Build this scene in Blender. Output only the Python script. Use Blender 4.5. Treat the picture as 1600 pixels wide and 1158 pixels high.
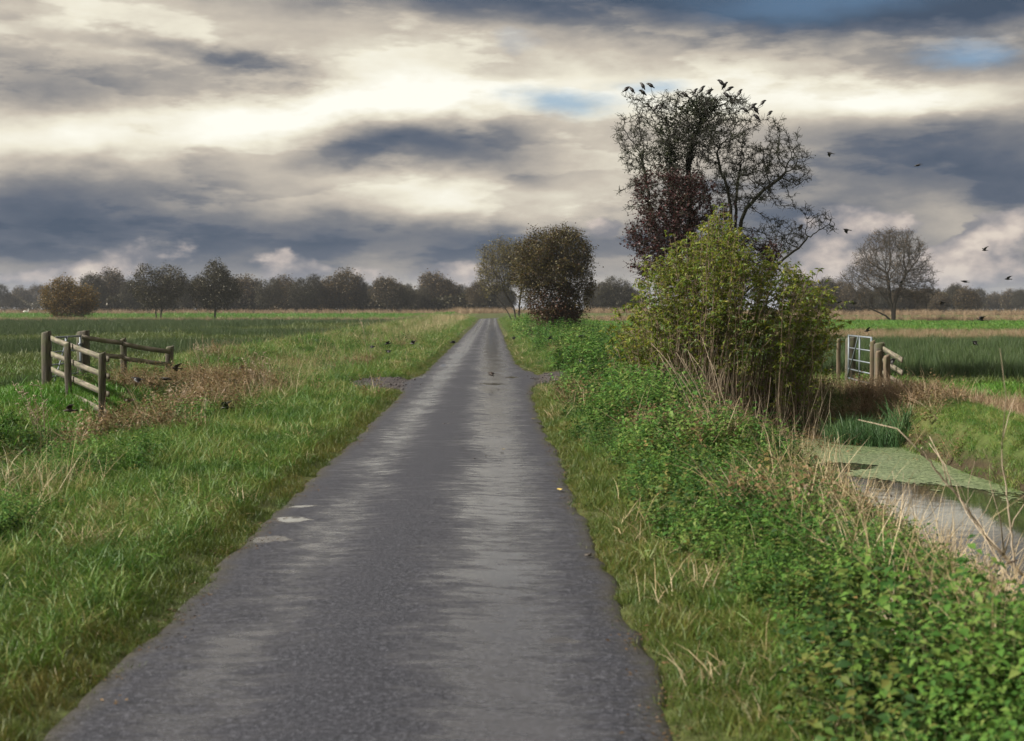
import bpy, math, random
import numpy as np
from mathutils import Vector, Matrix

# ------------------------------------------------------------------ camera, sky, sun
scene = bpy.context.scene
for o in list(bpy.data.objects):
    bpy.data.objects.remove(o)
R = math.radians
COL = scene.collection

cam_data = bpy.data.cameras.new('camera')
cam_data.lens = 50.0
cam_data.sensor_width = 36.0
cam_data.clip_start = 0.1
cam_data.clip_end = 12000.0
cam_data.dof.use_dof = True
cam_data.dof.focus_distance = 34.0
cam_data.dof.aperture_fstop = 3.6
cam = bpy.data.objects.new('camera', cam_data)
COL.objects.link(cam)
cam.location = (0.0, 0.0, 1.8)
cam.rotation_euler = (R(90 - 2.473), 0.0, R(-0.825))
scene.camera = cam

scene.view_settings.view_transform = 'Standard'
scene.view_settings.look = 'None'
scene.view_settings.gamma = 1.0
scene.view_settings.exposure = 0.95
scene.render.engine = 'CYCLES'
scene.cycles.max_bounces = 5
scene.cycles.diffuse_bounces = 2
scene.cycles.glossy_bounces = 2
scene.cycles.transmission_bounces = 4
scene.cycles.transparent_max_bounces = 6
scene.cycles.caustics_reflective = False
scene.cycles.caustics_refractive = False
scene.cycles.sample_clamp_indirect = 3.0
scene.cycles.sample_clamp_direct = 2.5
scene.cycles.use_adaptive_sampling = True
scene.cycles.adaptive_threshold = 0.015
scene.cycles.use_denoising = True
scene.cycles.denoiser = 'OPENIMAGEDENOISE'
scene.cycles.denoising_input_passes = 'RGB_ALBEDO_NORMAL'
scene.cycles.denoising_prefilter = 'ACCURATE'

SUN_AZ, SUN_EL = -98.0, 38.0          # degrees; azimuth from +Y (down the lane) towards +X
sun_data = bpy.data.lights.new('sun', 'SUN')
sun_data.energy = 5.0
sun_data.angle = R(6.0)
sun_data.color = (1.0, 0.93, 0.82)
sun = bpy.data.objects.new('sun', sun_data)
COL.objects.link(sun)
sd = Vector((math.sin(R(SUN_AZ)) * math.cos(R(SUN_EL)), math.cos(R(SUN_AZ)) * math.cos(R(SUN_EL)), math.sin(R(SUN_EL))))
sun.rotation_euler = sd.to_track_quat('Z', 'Y').to_euler()
sun.location = sd * 60


class NT:
    """small helper for node trees"""
    def __init__(self, tree):
        self.t = tree
        tree.nodes.clear()

    def n(self, kind, **kw):
        nd = self.t.nodes.new(kind)
        for k, v in kw.items():
            if k.startswith('i_'):
                key = k[2:]
                key = int(key) if key.isdigit() else key.replace('_', ' ')
                self.set(nd.inputs[key], v)
            else:
                setattr(nd, k, v)
        return nd

    def set(self, sock, v):
        if isinstance(v, bpy.types.NodeSocket):
            self.t.links.new(v, sock)
        else:
            sock.default_value = v

    def math(self, op, a, b=None, c=None, clamp=False):
        nd = self.t.nodes.new('ShaderNodeMath')
        nd.operation = op
        nd.use_clamp = clamp
        for i, v in enumerate((a, b, c)):
            if v is not None:
                self.set(nd.inputs[i], v)
        return nd.outputs[0]

    def vmath(self, op, a, b=None, scale=None):
        nd = self.t.nodes.new('ShaderNodeVectorMath')
        nd.operation = op
        self.set(nd.inputs[0], a)
        if b is not None:
            self.set(nd.inputs[1], b)
        if scale is not None:
            self.set(nd.inputs['Scale'], scale)
        return nd.outputs['Value'] if op in ('LENGTH', 'DOT_PRODUCT', 'DISTANCE') else nd.outputs['Vector']

    def noise(self, vec, scale, detail=3.0, rough=0.5, out='Fac', dist=0.0):
        nd = self.t.nodes.new('ShaderNodeTexNoise')
        if vec is not None:
            self.set(nd.inputs['Vector'], vec)
        nd.inputs['Scale'].default_value = scale
        nd.inputs['Detail'].default_value = detail
        nd.inputs['Roughness'].default_value = rough
        nd.inputs['Distortion'].default_value = dist
        return nd.outputs[out]

    def ramp(self, fac, stops, interp='LINEAR'):
        nd = self.t.nodes.new('ShaderNodeValToRGB')
        nd.color_ramp.interpolation = interp
        el = nd.color_ramp.elements
        while len(el) > 1:
            el.remove(el[-1])
        el[0].position = stops[0][0]
        el[0].color = (*stops[0][1], 1)
        for p, c in stops[1:]:
            e = el.new(p)
            e.color = (*c, 1)
        self.set(nd.inputs[0], fac)
        return nd.outputs['Color']

    def mix(self, fac, a, b, blend='MIX'):
        nd = self.t.nodes.new('ShaderNodeMix')
        nd.data_type = 'RGBA'
        nd.blend_type = blend
        self.set(nd.inputs[0], fac)
        self.set(nd.inputs[6], a if not isinstance(a, tuple) else (*a, 1))
        self.set(nd.inputs[7], b if not isinstance(b, tuple) else (*b, 1))
        return nd.outputs[2]

    def maprange(self, v, a, b, c, d, interp='LINEAR'):
        nd = self.t.nodes.new('ShaderNodeMapRange')
        nd.interpolation_type = interp
        self.set(nd.inputs['Value'], v)
        for k, x in zip(('From Min', 'From Max', 'To Min', 'To Max'), (a, b, c, d)):
            self.set(nd.inputs[k], x)
        return nd.outputs['Result']


def build_sky():
    world = bpy.data.worlds.new('World')
    scene.world = world
    world.use_nodes = True
    t = NT(world.node_tree)
    K = 0.1                                             # background strength
    sky = t.n('ShaderNodeTexSky', sky_type='NISHITA')
    sky.sun_disc = False
    sky.sun_elevation = R(SUN_EL)
    sky.sun_rotation = R(SUN_AZ)
    sky.air_density = 1.0
    sky.dust_density = 0.6
    co = t.n('ShaderNodeTexCoord').outputs['Generated']
    sep = t.n('ShaderNodeSeparateXYZ', i_0=co)
    x, y, z = sep.outputs
    az = t.math('ARCTAN2', x, y)
    el = t.math('ARCSINE', z)
    U = t.math('MULTIPLY', az, 2222.0)                  # direction in units of 1/2222 rad
    V = t.math('MULTIPLY', el, 2222.0)
    uv = t.n('ShaderNodeCombineXYZ', i_0=U, i_1=V).outputs[0]
    # turbulent air: bend the cloud sheets
    d3 = t.vmath('MULTIPLY', co, (1.0, 1.0, 2.6))
    w1 = t.vmath('SUBTRACT', t.noise(d3, 7.0, 1.0, 0.5, 'Color'), (0.5, 0.5, 0.5))
    w2 = t.vmath('SUBTRACT', t.noise(d3, 22.0, 4.0, 0.58, 'Color'), (0.5, 0.5, 0.5))
    uvw = t.vmath('ADD', uv, t.vmath('MULTIPLY', w1, (150.0, 60.0, 0.0)))
    uvw = t.vmath('ADD', uvw, t.vmath('MULTIPLY', w2, (115.0, 46.0, 0.0)))
    tilted = {}

    def patch(px, py, rx, ry, rot, amp):
        if rot not in tilted:
            k = math.tan(R(rot))
            dv = t.math('MULTIPLY', t.n('ShaderNodeSeparateXYZ', i_0=uvw).outputs[0], -k)
            tilted[rot] = (k, t.vmath('ADD', uvw, t.n('ShaderNodeCombineXYZ', i_1=dv).outputs[0]) if rot else uvw)
        k, vec = tilted[rot]
        cu, cv = px - 768.0, 483.0 - py
        cv -= k * cu
        nd = t.n('ShaderNodeVectorMath', operation='MULTIPLY_ADD', i_0=vec, i_1=(1 / rx, 1 / ry, 0), i_2=(-cu / rx, -cv / ry, 0))
        return t.maprange(t.vmath('LENGTH', nd.outputs[0]), 0.0, 1.0, amp, 0.0, 'SMOOTHSTEP')

    # streaky sheets everywhere on the sky
    s1 = t.noise(t.vmath('MULTIPLY', co, (1.0, 1.0, 5.0)), 5.0, 4.0, 0.5)
    s2 = t.noise(t.vmath('MULTIPLY', co, (1.0, 1.0, 2.5)), 14.0, 6.0, 0.57)
    b = t.math('ADD', t.math('MULTIPLY', t.math('SUBTRACT', s1, 0.5), 0.55), 0.50)
    b = t.math('ADD', b, t.math('MULTIPLY', t.math('SUBTRACT', s2, 0.5), 0.42))
    s3 = t.noise(t.vmath('ADD', t.vmath('MULTIPLY', co, (1.0, 1.0, 4.0)), (0.0, 5.0, 1.3)), 8.0, 6.0, 0.56)
    b = t.math('ADD', b, t.maprange(s3, 0.46, 0.54, -0.06, 0.06, 'SMOOTHSTEP'))
    #  centre px, py, radius x, radius y, tilt, amount
    sheets = [
        (200, 225, 640, 62, 4, 0.36), (620, 165, 400, 42, 2, 0.36), (430, 200, 240, 26, 14, 0.18),
        (300, 55, 560, 60, -1, 0.22), (230, 95, 560, 130, 0, 0.08), (900, 125, 520, 62, -2, 0.28), (1160, 160, 380, 50, -3, 0.20),
        (1500, 158, 360, 34, -4, 0.32), (680, 305, 330, 48, -6, 0.34), (920, 275, 190, 90, -12, 0.16),
        (60, 5, 320, 40, 0, -0.20), (1150, 10, 760, 62, -1, -0.58), (1480, 45, 360, 44, 2, -0.24),
        (330, 112, 350, 18, -8, -0.30), (170, 158, 360, 34, -3, -0.22),
        (655, 228, 240, 60, -8, -0.40), (545, 245, 140, 34, 10, -0.16),
        (120, 285, 320, 34, -4, -0.14),
        (180, 350, 430, 60, -3, -0.40), (600, 385, 420, 60, -3, -0.28), (60, 400, 360, 70, 0, -0.20),
        (1420, 218, 360, 34, -3, -0.20), (1430, 288, 340, 60, -3, -0.34), (1560, 275, 260, 60, 0, -0.14), (1180, 340, 300, 56, 0, -0.22),
        (1300, 420, 600, 50, 0, -0.16), (900, 375, 300, 56, 0, -0.20),
    ]
    for (px, py, rx, ry, rot, amp) in sheets:
        rot = min((-8, -3, 0, 5, 12), key=lambda a: abs(a - rot))
        f = patch(px, py, rx * 1.15, ry * 1.35, rot, amp)
        b = t.math('ADD', b, f)
    cloud = t.ramp(b, [(0.0, (0.060, 0.088, 0.135)), (0.14, (0.105, 0.128, 0.172)), (0.30, (0.200, 0.205, 0.222)), (0.46, (0.38, 0.352, 0.318)),
                       (0.62, (0.56, 0.505, 0.425)), (0.80, (0.82, 0.775, 0.64)), (0.97, (0.96, 0.94, 0.83)), (1.0, (0.98, 0.965, 0.87))])
    # low cumulus standing in front of the dark sheet near the horizon, lit from the left
    q3 = t.vmath('ADD', t.vmath('MULTIPLY', co, (1.0, 1.0, 1.6)), (3.1, 1.7, 0.4))
    c3 = t.noise(q3, 17.0, 5.0, 0.55)
    c4 = t.noise(t.vmath('ADD', q3, (-0.010, 0.0, 0.016)), 17.0, 3.0, 0.55)
    cm = t.math('MULTIPLY', t.math('SUBTRACT', c3, 0.60), 1.5)
    low = t.maprange(V, 60.0, 220.0, 0.06, -0.5)
    cm = t.math('ADD', cm, low)
    for (px, py, rx, ry, rot, amp) in [(215, 412, 210, 70, 12, 0.56), (720, 420, 130, 50, 0, 0.44), (1500, 385, 160, 105, 45, 0.70),
                                       (1310, 352, 200, 62, -8, 0.60), (1275, 415, 160, 70, 12, 0.42), (940, 352, 60, 28, 0, 0.42),
                                       (500, 415, 170, 46, 0, 0.24), (1600, 335, 120, 80, 45, 0.5)]:
        cm = t.math('ADD', cm, patch(px, py, rx, ry, rot, amp))
    cmask = t.maprange(cm, 0.02, 0.20, 0.0, 0.85, 'SMOOTHSTEP')
    lit = t.math('ADD', t.math('MULTIPLY', t.math('SUBTRACT', c3, c4), 2.6), t.math('MULTIPLY', cm, 0.9))
    ccol = t.ramp(lit, [(0.0, (0.20, 0.205, 0.235)), (0.25, (0.33, 0.31, 0.315)), (0.5, (0.52, 0.455, 0.42)), (0.8, (0.74, 0.645, 0.56))])
    cloud = t.mix(cmask, cloud, ccol)
    # brighter rim of air at the horizon
    rim = t.maprange(t.math('ABSOLUTE', V), 0.0, 75.0, 0.55, 0.0, 'SMOOTHSTEP')
    cloud = t.mix(rim, cloud, (0.29, 0.33, 0.40))
    # openings to the blue sky
    gap = t.math('MULTIPLY', t.math('SUBTRACT', t.noise(t.vmath('MULTIPLY', co, (1.0, 1.0, 3.0)), 6.0, 2.0, 0.55), 0.74), 3.0, clamp=True)
    for (px, py, rx, ry, amp) in [(880, 165, 110, 34, 0.75), (1480, 95, 110, 30, 0.6), (1010, 135, 90, 22, 0.6), (1250, 15, 300, 50, .35), (800, 75, 40, 15, .2)]:
        gap = t.math('ADD', gap, patch(px, py, rx, ry, 0, amp))
    gap = t.math('MINIMUM', gap, 0.8)
    cl = t.vmath('MULTIPLY', cloud, (0.54 / K, 0.54 / K, 0.54 / K))
    blue = t.vmath('MULTIPLY', sky.outputs[0], (0.42, 0.52, 0.60))
    out = t.mix(gap, cl, blue)
    world.cycles.sampling_method = 'NONE'
    bg = t.n('ShaderNodeBackground', i_Color=out, i_Strength=K)
    t.n('ShaderNodeOutputWorld', i_Surface=bg.outputs[0])


build_sky()

# ------------------------------------------------------------------ helpers
rng = np.random.default_rng(11)
random.seed(5)
F = 2222.0


def at(px, py, Y):
    """a point at distance Y down the lane that lies in the direction seen at photo position px, py"""
    return np.array([(px - 768.0) / F * Y, Y, 1.8 - (py - 483.0) / F * Y])


def hash2(ix, iy, seed=0):
    h = (ix.astype(np.int64) * 374761393 + iy.astype(np.int64) * 668265263 + seed * 1442695041) & 0x7fffffff
    h = ((h ^ (h >> 13)) * 1274126177) & 0x7fffffff
    return ((h ^ (h >> 16)) & 0xffff) / 65535.0


def vnoise(x, y, s=1.0, seed=0):
    x = np.asarray(x, float) * s + 1000.0
    y = np.asarray(y, float) * s + 1000.0
    ix, iy = np.floor(x), np.floor(y)
    fx, fy = x - ix, y - iy
    fx = fx * fx * (3 - 2 * fx)
    fy = fy * fy * (3 - 2 * fy)
    a, b = hash2(ix, iy, seed), hash2(ix + 1, iy, seed)
    c, d = hash2(ix, iy + 1, seed), hash2(ix + 1, iy + 1, seed)
    return (a * (1 - fx) + b * fx) * (1 - fy) + (c * (1 - fx) + d * fx) * fy


def sstep(a, b, x):
    t = np.clip((np.asarray(x, float) - a) / (b - a), 0, 1)
    return t * t * (3 - 2 * t)


def make_mesh(name, verts, faces, mat=None, smooth=False):
    """verts (N,3); faces: one (M,k) array or a list of such arrays"""
    me = bpy.data.meshes.new(name)
    verts = np.asarray(verts, dtype=np.float32)
    if not isinstance(faces, list):
        faces = [faces]
    faces = [np.asarray(f, dtype=np.int32) for f in faces if len(f)]
    nl = sum(f.size for f in faces)
    nf = sum(len(f) for f in faces)
    me.vertices.add(len(verts))
    me.vertices.foreach_set('co', verts.ravel())
    if nf:
        me.loops.add(nl)
        me.loops.foreach_set('vertex_index', np.concatenate([f.ravel() for f in faces]))
        me.polygons.add(nf)
        tot = np.concatenate([np.full(len(f), f.shape[1], dtype=np.int32) for f in faces])
        start = np.concatenate([[0], np.cumsum(tot)[:-1]]).astype(np.int32)
        me.polygons.foreach_set('loop_start', start)
        me.polygons.foreach_set('loop_total', tot)
        if smooth:
            me.polygons.foreach_set('use_smooth', np.ones(nf, dtype=bool))
    me.update(calc_edges=True)
    if mat is not None:
        me.materials.append(mat)
    return me


def link(name, data, parent=None, loc=None, rot=None):
    o = bpy.data.objects.new(name, data)
    COL.objects.link(o)
    if parent is not None:
        o.parent = parent
    if loc is not None:
        o.location = loc
    if rot is not None:
        o.rotation_euler = rot
    return o


def tag(o, label=None, cat=None, group=None, kind=None):
    if label:
        o['label'] = label
    if cat:
        o['category'] = cat
    if group:
        o['group'] = group
    if kind:
        o['kind'] = kind
    return o


def thing(name, label, cat, loc, group=None, rotz=0.0):
    o = link(name, None, None, loc, (0, 0, rotz))
    o.empty_display_size = 0.2
    return tag(o, label, cat, group)


def copy_tree(o, parent=None):
    c = o.copy()
    COL.objects.link(c)
    c.parent = parent
    for ch in o.children:
        copy_tree(ch, c)
    return c


class MB:
    """collects simple shapes into one mesh"""
    def __init__(self):
        self.v, self.f = [], {}
        self.n = 0

    def add(self, verts, faces):
        verts = np.asarray(verts, float)
        for f in faces:
            self.f.setdefault(len(f), []).append([i + self.n for i in f])
        self.v.append(verts)
        self.n += len(verts)

    def box(self, c, s, rot=None, jitter=0.0):
        v = np.array([[x, y, z] for x in (-.5, .5) for y in (-.5, .5) for z in (-.5, .5)]) * np.array(s)
        if jitter:
            v += rng.normal(0, jitter, v.shape)
        if rot is not None:
            v = v @ np.array(rot.to_3x3() if hasattr(rot, 'to_3x3') else rot).T
        self.add(v + np.array(c), [(0, 1, 3, 2), (4, 6, 7, 5), (0, 4, 5, 1), (2, 3, 7, 6), (0, 2, 6, 4), (1, 5, 7, 3)])

    def loft(self, pts, radii, k=8, squash=1.0, cap=True):
        """tube through points"""
        pts = np.asarray(pts, float)
        n = len(pts)
        T = np.gradient(pts, axis=0)
        T /= np.linalg.norm(T, axis=1)[:, None] + 1e-9
        up = np.array([0, 0, 1.0]) if abs(T[0][2]) < 0.9 else np.array([1.0, 0, 0])
        ang = np.arange(k) / k * 2 * math.pi
        rows = []
        for i in range(n):
            a = np.cross(T[i], up)
            a /= np.linalg.norm(a) + 1e-9
            b = np.cross(a, T[i])
            r = radii[i] if hasattr(radii, '__len__') else radii
            rows.append(pts[i] + r * (np.cos(ang)[:, None] * a + squash * np.sin(ang)[:, None] * b))
        v = np.concatenate(rows)
        f = [(i * k + j, i * k + (j + 1) % k, (i + 1) * k + (j + 1) % k, (i + 1) * k + j) for i in range(n - 1) for j in range(k)]
        if cap:
            f.append(tuple(range(k))[::-1])
            f.append(tuple((n - 1) * k + j for j in range(k)))
        self.add(v, f)

    def mesh(self, name, mat, smooth=False):
        fs = [np.array(x) for x in self.f.values()]
        return make_mesh(name, np.concatenate(self.v), fs, mat, smooth)


# ------------------------------------------------------------------ materials
def new_mat(name):
    m = bpy.data.materials.new(name)
    m.use_nodes = True
    return m, NT(m.node_tree)


def leaf_mat(name, cols, trans=0.35, rough=0.5, spread=0.5, spec=0.3, patch=0.0):
    """cols: colours spread over the leaves at random; trans: share of light passing through"""
    m, t = new_mat(name)
    geo = t.n('ShaderNodeNewGeometry')
    info = t.n('ShaderNodeObjectInfo')
    f = t.math('ADD', t.math('MULTIPLY', geo.outputs['Random Per Island'], spread), t.math('MULTIPLY', info.outputs['Random'], 1 - spread))
    if patch:                                    # lusher and drier ground shows in the colour of the growth
        pos = geo.outputs['Position']
        pn = t.noise(t.vmath('MULTIPLY', pos, (1.0, 0.7, 0.0)), 0.8, 3.0, 0.6)
        f = t.math('ADD', f, t.math('MULTIPLY', t.math('SUBTRACT', pn, 0.5), patch), clamp=True)
    n = len(cols)
    c = t.ramp(f, [((i + 0.5) / n, col) for i, col in enumerate(cols)])
    p = t.n('ShaderNodeBsdfPrincipled', i_Base_Color=c, i_Roughness=rough)
    p.inputs['Specular IOR Level'].default_value = spec
    tr = t.n('ShaderNodeBsdfTranslucent', i_Color=t.mix(0.5, c, (0.30, 0.32, 0.03), 'MIX') if trans > 0.3 else c)
    ms = t.n('ShaderNodeMixShader', i_0=trans, i_1=p.outputs[0], i_2=tr.outputs[0])
    t.n('ShaderNodeOutputMaterial', i_Surface=ms.outputs[0])
    return m


def bark_mat(name, a, b, scale=18.0, moss=None):
    m, t = new_mat(name)
    co = t.n('ShaderNodeTexCoord').outputs['Object']
    n1 = t.noise(t.vmath('MULTIPLY', co, (1, 1, 0.3)), scale, 4.0, 0.6)
    c = t.ramp(n1, [(0.3, a), (0.7, b)])
    if moss:
        nm = t.noise(co, 2.2, 3.0)
        c = t.mix(t.maprange(nm, 0.45, 0.62, 0.0, 0.8), c, moss)
    bump = t.n('ShaderNodeBump', i_Strength=0.5, i_Distance=0.02, i_Height=n1)
    p = t.n('ShaderNodeBsdfPrincipled', i_Base_Color=c, i_Roughness=0.9, i_Normal=bump.outputs[0])
    t.n('ShaderNodeOutputMaterial', i_Surface=p.outputs[0])
    return m


def wood_mat(name, a, b, algae, along='Z'):
    m, t = new_mat(name)
    co = t.n('ShaderNodeTexCoord').outputs['Object']
    st = {'Z': (6, 6, 0.5), 'X': (0.5, 6, 6)}[along]
    g = t.noise(t.vmath('MULTIPLY', co, st), 4.0, 5.0, 0.6)
    c = t.ramp(g, [(0.3, a), (0.65, b)])
    al = t.noise(co, 3.5, 4.0, 0.6)
    c = t.mix(t.maprange(al, 0.48, 0.66, 0.0, 0.75), c, algae)
    bump = t.n('ShaderNodeBump', i_Strength=0.6, i_Distance=0.01, i_Height=g)
    p = t.n('ShaderNodeBsdfPrincipled', i_Base_Color=c, i_Roughness=0.85, i_Normal=bump.outputs[0])
    t.n('ShaderNodeOutputMaterial', i_Surface=p.outputs[0])
    return m


def plain_mat(name, col, rough=0.8, metallic=0.0, var=0.25, scale=6.0, spec=0.5):
    m, t = new_mat(name)
    co = t.n('ShaderNodeTexCoord').outputs['Object']
    n1 = t.noise(co, scale, 4.0, 0.6)
    lo = tuple(x * (1 - var) for x in col)
    hi = tuple(min(1, x * (1 + var)) for x in col)
    c = t.ramp(n1, [(0.3, lo), (0.7, hi)])
    p = t.n('ShaderNodeBsdfPrincipled', i_Base_Color=c, i_Roughness=rough, i_Metallic=metallic)
    p.inputs['Specular IOR Level'].default_value = spec
    t.n('ShaderNodeOutputMaterial', i_Surface=p.outputs[0])
    return m


M = {}
M['grass'] = leaf_mat('grass', [(0.030, 0.085, 0.015), (0.058, 0.138, 0.020), (0.094, 0.182, 0.027), (0.150, 0.208, 0.042), (0.24, 0.225, 0.085)], 0.25, spread=0.45, patch=1.5)
M['grass_long'] = leaf_mat('long grass', [(0.050, 0.125, 0.020), (0.085, 0.170, 0.028), (0.135, 0.195, 0.042), (0.230, 0.210, 0.075)], 0.25, spread=0.5, patch=1.2)
M['grass_edge'] = leaf_mat('edge grass', [(0.045, 0.085, 0.015), (0.070, 0.115, 0.018), (0.105, 0.130, 0.024), (0.140, 0.120, 0.030)], 0.25, spread=0.5, patch=1.2)
M['meadow'] = leaf_mat('meadow grass', [(0.045, 0.140, 0.016), (0.070, 0.185, 0.020), (0.100, 0.215, 0.028), (0.15, 0.20, 0.045)], 0.30, spread=0.5, patch=1.0)
M['rush'] = leaf_mat('rushes', [(0.028, 0.058, 0.020), (0.045, 0.082, 0.026), (0.070, 0.098, 0.032)], 0.12, spread=0.5)
M['pasture'] = leaf_mat('wet pasture', [(0.055, 0.092, 0.022), (0.082, 0.122, 0.028), (0.125, 0.145, 0.042)], 0.22, spread=0.4)
M['reed_green'] = leaf_mat('green reed', [(0.040, 0.095, 0.035), (0.060, 0.125, 0.045), (0.095, 0.150, 0.050)], 0.25)
M['reed_dry'] = leaf_mat('dry reed', [(0.19, 0.130, 0.075), (0.28, 0.200, 0.125), (0.37, 0.285, 0.19)], 0.2)
M['straw'] = leaf_mat('straw', [(0.26, 0.19, 0.10), (0.40, 0.31, 0.18), (0.52, 0.43, 0.28)], 0.15)
M['brown_weed'] = leaf_mat('brown weed', [(0.070, 0.050, 0.022), (0.130, 0.085, 0.040), (0.20, 0.135, 0.065), (0.10, 0.105, 0.03)], 0.2)
M['dock'] = leaf_mat('broad weed', [(0.050, 0.110, 0.018), (0.085, 0.150, 0.025), (0.14, 0.17, 0.04), (0.20, 0.13, 0.05)], 0.25, rough=0.55, spread=0.5, spec=0.2)
M['litter'] = leaf_mat('leaf litter', [(0.03, 0.02, 0.012), (0.07, 0.042, 0.02), (0.12, 0.075, 0.03)], 0.1)
M['nettle'] = leaf_mat('nettle', [(0.016, 0.052, 0.011), (0.034, 0.100, 0.017), (0.064, 0.150, 0.025), (0.105, 0.195, 0.034), (0.15, 0.20, 0.05)], 0.30, rough=0.6, spec=0.2, spread=0.45, patch=1.0)
M['bramble'] = leaf_mat('bramble', [(0.018, 0.050, 0.012), (0.032, 0.080, 0.016), (0.055, 0.115, 0.020), (0.105, 0.110, 0.025)], 0.25, rough=0.6, spread=0.75, spec=0.2)
M['stem_green'] = plain_mat('green stem', (0.09, 0.11, 0.035))
M['elder'] = leaf_mat('shrub leaf', [(0.038, 0.075, 0.012), (0.068, 0.120, 0.015), (0.100, 0.160, 0.018), (0.150, 0.190, 0.024), (0.22, 0.20, 0.035)], 0.38, spread=0.85)
M['elder_stem'] = bark_mat('shrub stem', (0.10, 0.072, 0.045), (0.20, 0.15, 0.10))
M['haw_bark'] = bark_mat('hawthorn bark', (0.010, 0.010, 0.008), (0.030, 0.028, 0.021), 14, moss=(0.028, 0.034, 0.014))
M['ivy'] = leaf_mat('ivy', [(0.009, 0.017, 0.006), (0.016, 0.026, 0.009), (0.032, 0.038, 0.012)], 0.12, rough=0.4, spread=0.9)
M['purple'] = leaf_mat('dark red leaf', [(0.024, 0.008, 0.010), (0.042, 0.012, 0.015), (0.075, 0.020, 0.022), (0.035, 0.022, 0.014)], 0.2, spread=0.9)
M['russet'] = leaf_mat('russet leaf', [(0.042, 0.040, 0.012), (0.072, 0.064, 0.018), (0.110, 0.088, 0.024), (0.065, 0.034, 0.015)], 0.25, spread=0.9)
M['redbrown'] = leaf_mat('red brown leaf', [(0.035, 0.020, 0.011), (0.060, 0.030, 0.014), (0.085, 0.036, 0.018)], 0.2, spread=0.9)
M['willow'] = leaf_mat('willow leaf', [(0.110, 0.105, 0.030), (0.165, 0.140, 0.040), (0.21, 0.165, 0.055)], 0.3, spread=0.9)
M['amber'] = leaf_mat('amber leaf', [(0.085, 0.070, 0.018), (0.150, 0.100, 0.024), (0.215, 0.125, 0.026)], 0.3, spread=0.9)
M['oak_twig'] = leaf_mat('rusty twig tips', [(0.075, 0.050, 0.026), (0.120, 0.075, 0.036), (0.16, 0.10, 0.05)], 0.15, spread=0.9)
M['oak_bark'] = bark_mat('grey bark', (0.028, 0.024, 0.018), (0.065, 0.055, 0.042), 8)
M['far_leaf'] = leaf_mat('far dull leaf', [(0.030, 0.030, 0.014), (0.045, 0.042, 0.018), (0.065, 0.052, 0.022)], 0.15, spread=0.75)
M['far_leaf_warm'] = leaf_mat('far warm leaf', [(0.048, 0.036, 0.016), (0.075, 0.052, 0.020), (0.10, 0.068, 0.026)], 0.15, spread=0.75)
M['far_bark'] = bark_mat('far bark', (0.022, 0.019, 0.015), (0.045, 0.040, 0.032), 3)
M['post'] = wood_mat('weathered post', (0.018, 0.015, 0.012), (0.10, 0.088, 0.066), (0.075, 0.090, 0.032))
M['rail'] = wood_mat('weathered rail', (0.035, 0.030, 0.022), (0.21, 0.185, 0.140), (0.09, 0.10, 0.042), 'X')
M['post_warm'] = wood_mat('brown post', (0.050, 0.037, 0.025), (0.16, 0.120, 0.078), (0.075, 0.08, 0.032))
M['galv'] = plain_mat('galvanised steel', (0.15, 0.175, 0.20), 0.55, 0.3, 0.15)
M['bird'] = plain_mat('dark plumage', (0.012, 0.011, 0.012), 0.45, 0.0, 0.4, 30)
M['bird_brown'] = plain_mat('brown plumage', (0.035, 0.025, 0.019), 0.5, 0.0, 0.4, 30)
M['dead_stem'] = bark_mat('bleached stem', (0.20, 0.155, 0.105), (0.42, 0.35, 0.26), 30)
M['dark_stem'] = bark_mat('bramble stem', (0.055, 0.035, 0.028), (0.12, 0.085, 0.06), 30)
M['swan'] = plain_mat('white plumage', (0.8, 0.79, 0.76), 0.6, 0, 0.04)
M['leaf_yellow'] = plain_mat('yellow leaf', (0.48, 0.36, 0.10), 0.5)
M['stone'] = plain_mat('stone', (0.06, 0.052, 0.054), 0.7, 0, 0.5, 12)
M['mud'] = plain_mat('mud', (0.035, 0.028, 0.022), 0.6)

# ------------------------------------------------------------------ the lie of the land
ROAD_L, ROAD_R = -1.92, 0.82
WATER_Z = -0.6


def road_shift(y):
    """the lane swings right at its far end"""
    y = np.asarray(y, float)
    return np.where(y > 225, (np.clip(y, 225, 270) - 225) ** 2 * 0.022, 0.0)


def rise(y):
    return 0.85 * sstep(130, 400, y)


def road_edges(y):
    """left and right edge of the tarmac: ragged, wider at the field entrances"""
    y = np.asarray(y, float)
    s = road_shift(y)
    wid = np.exp(-((y - 36.0) / 5.0) ** 2)
    l = ROAD_L - 0.35 * np.exp(-((y - 34.5) / 3.0) ** 2) - 0.03 * (vnoise(y, 0 * y, 0.35, 3) - 0.5) - 0.03 * (vnoise(y, 0 * y, 1.7, 4) - 0.5) - 0.06 * (vnoise(y, 0 * y, 5.0, 14) - 0.5)
    r = ROAD_R + 0.50 * np.exp(-((y - 38.0) / 5.0) ** 2) + 0.05 * (vnoise(y, 0 * y, 0.35, 5) - 0.5) + 0.07 * (vnoise(y, 0 * y, 1.7, 6) - 0.5) + 0.06 * (vnoise(y, 0 * y, 5.0, 16) - 0.5)
    return l + s, r + s


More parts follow.
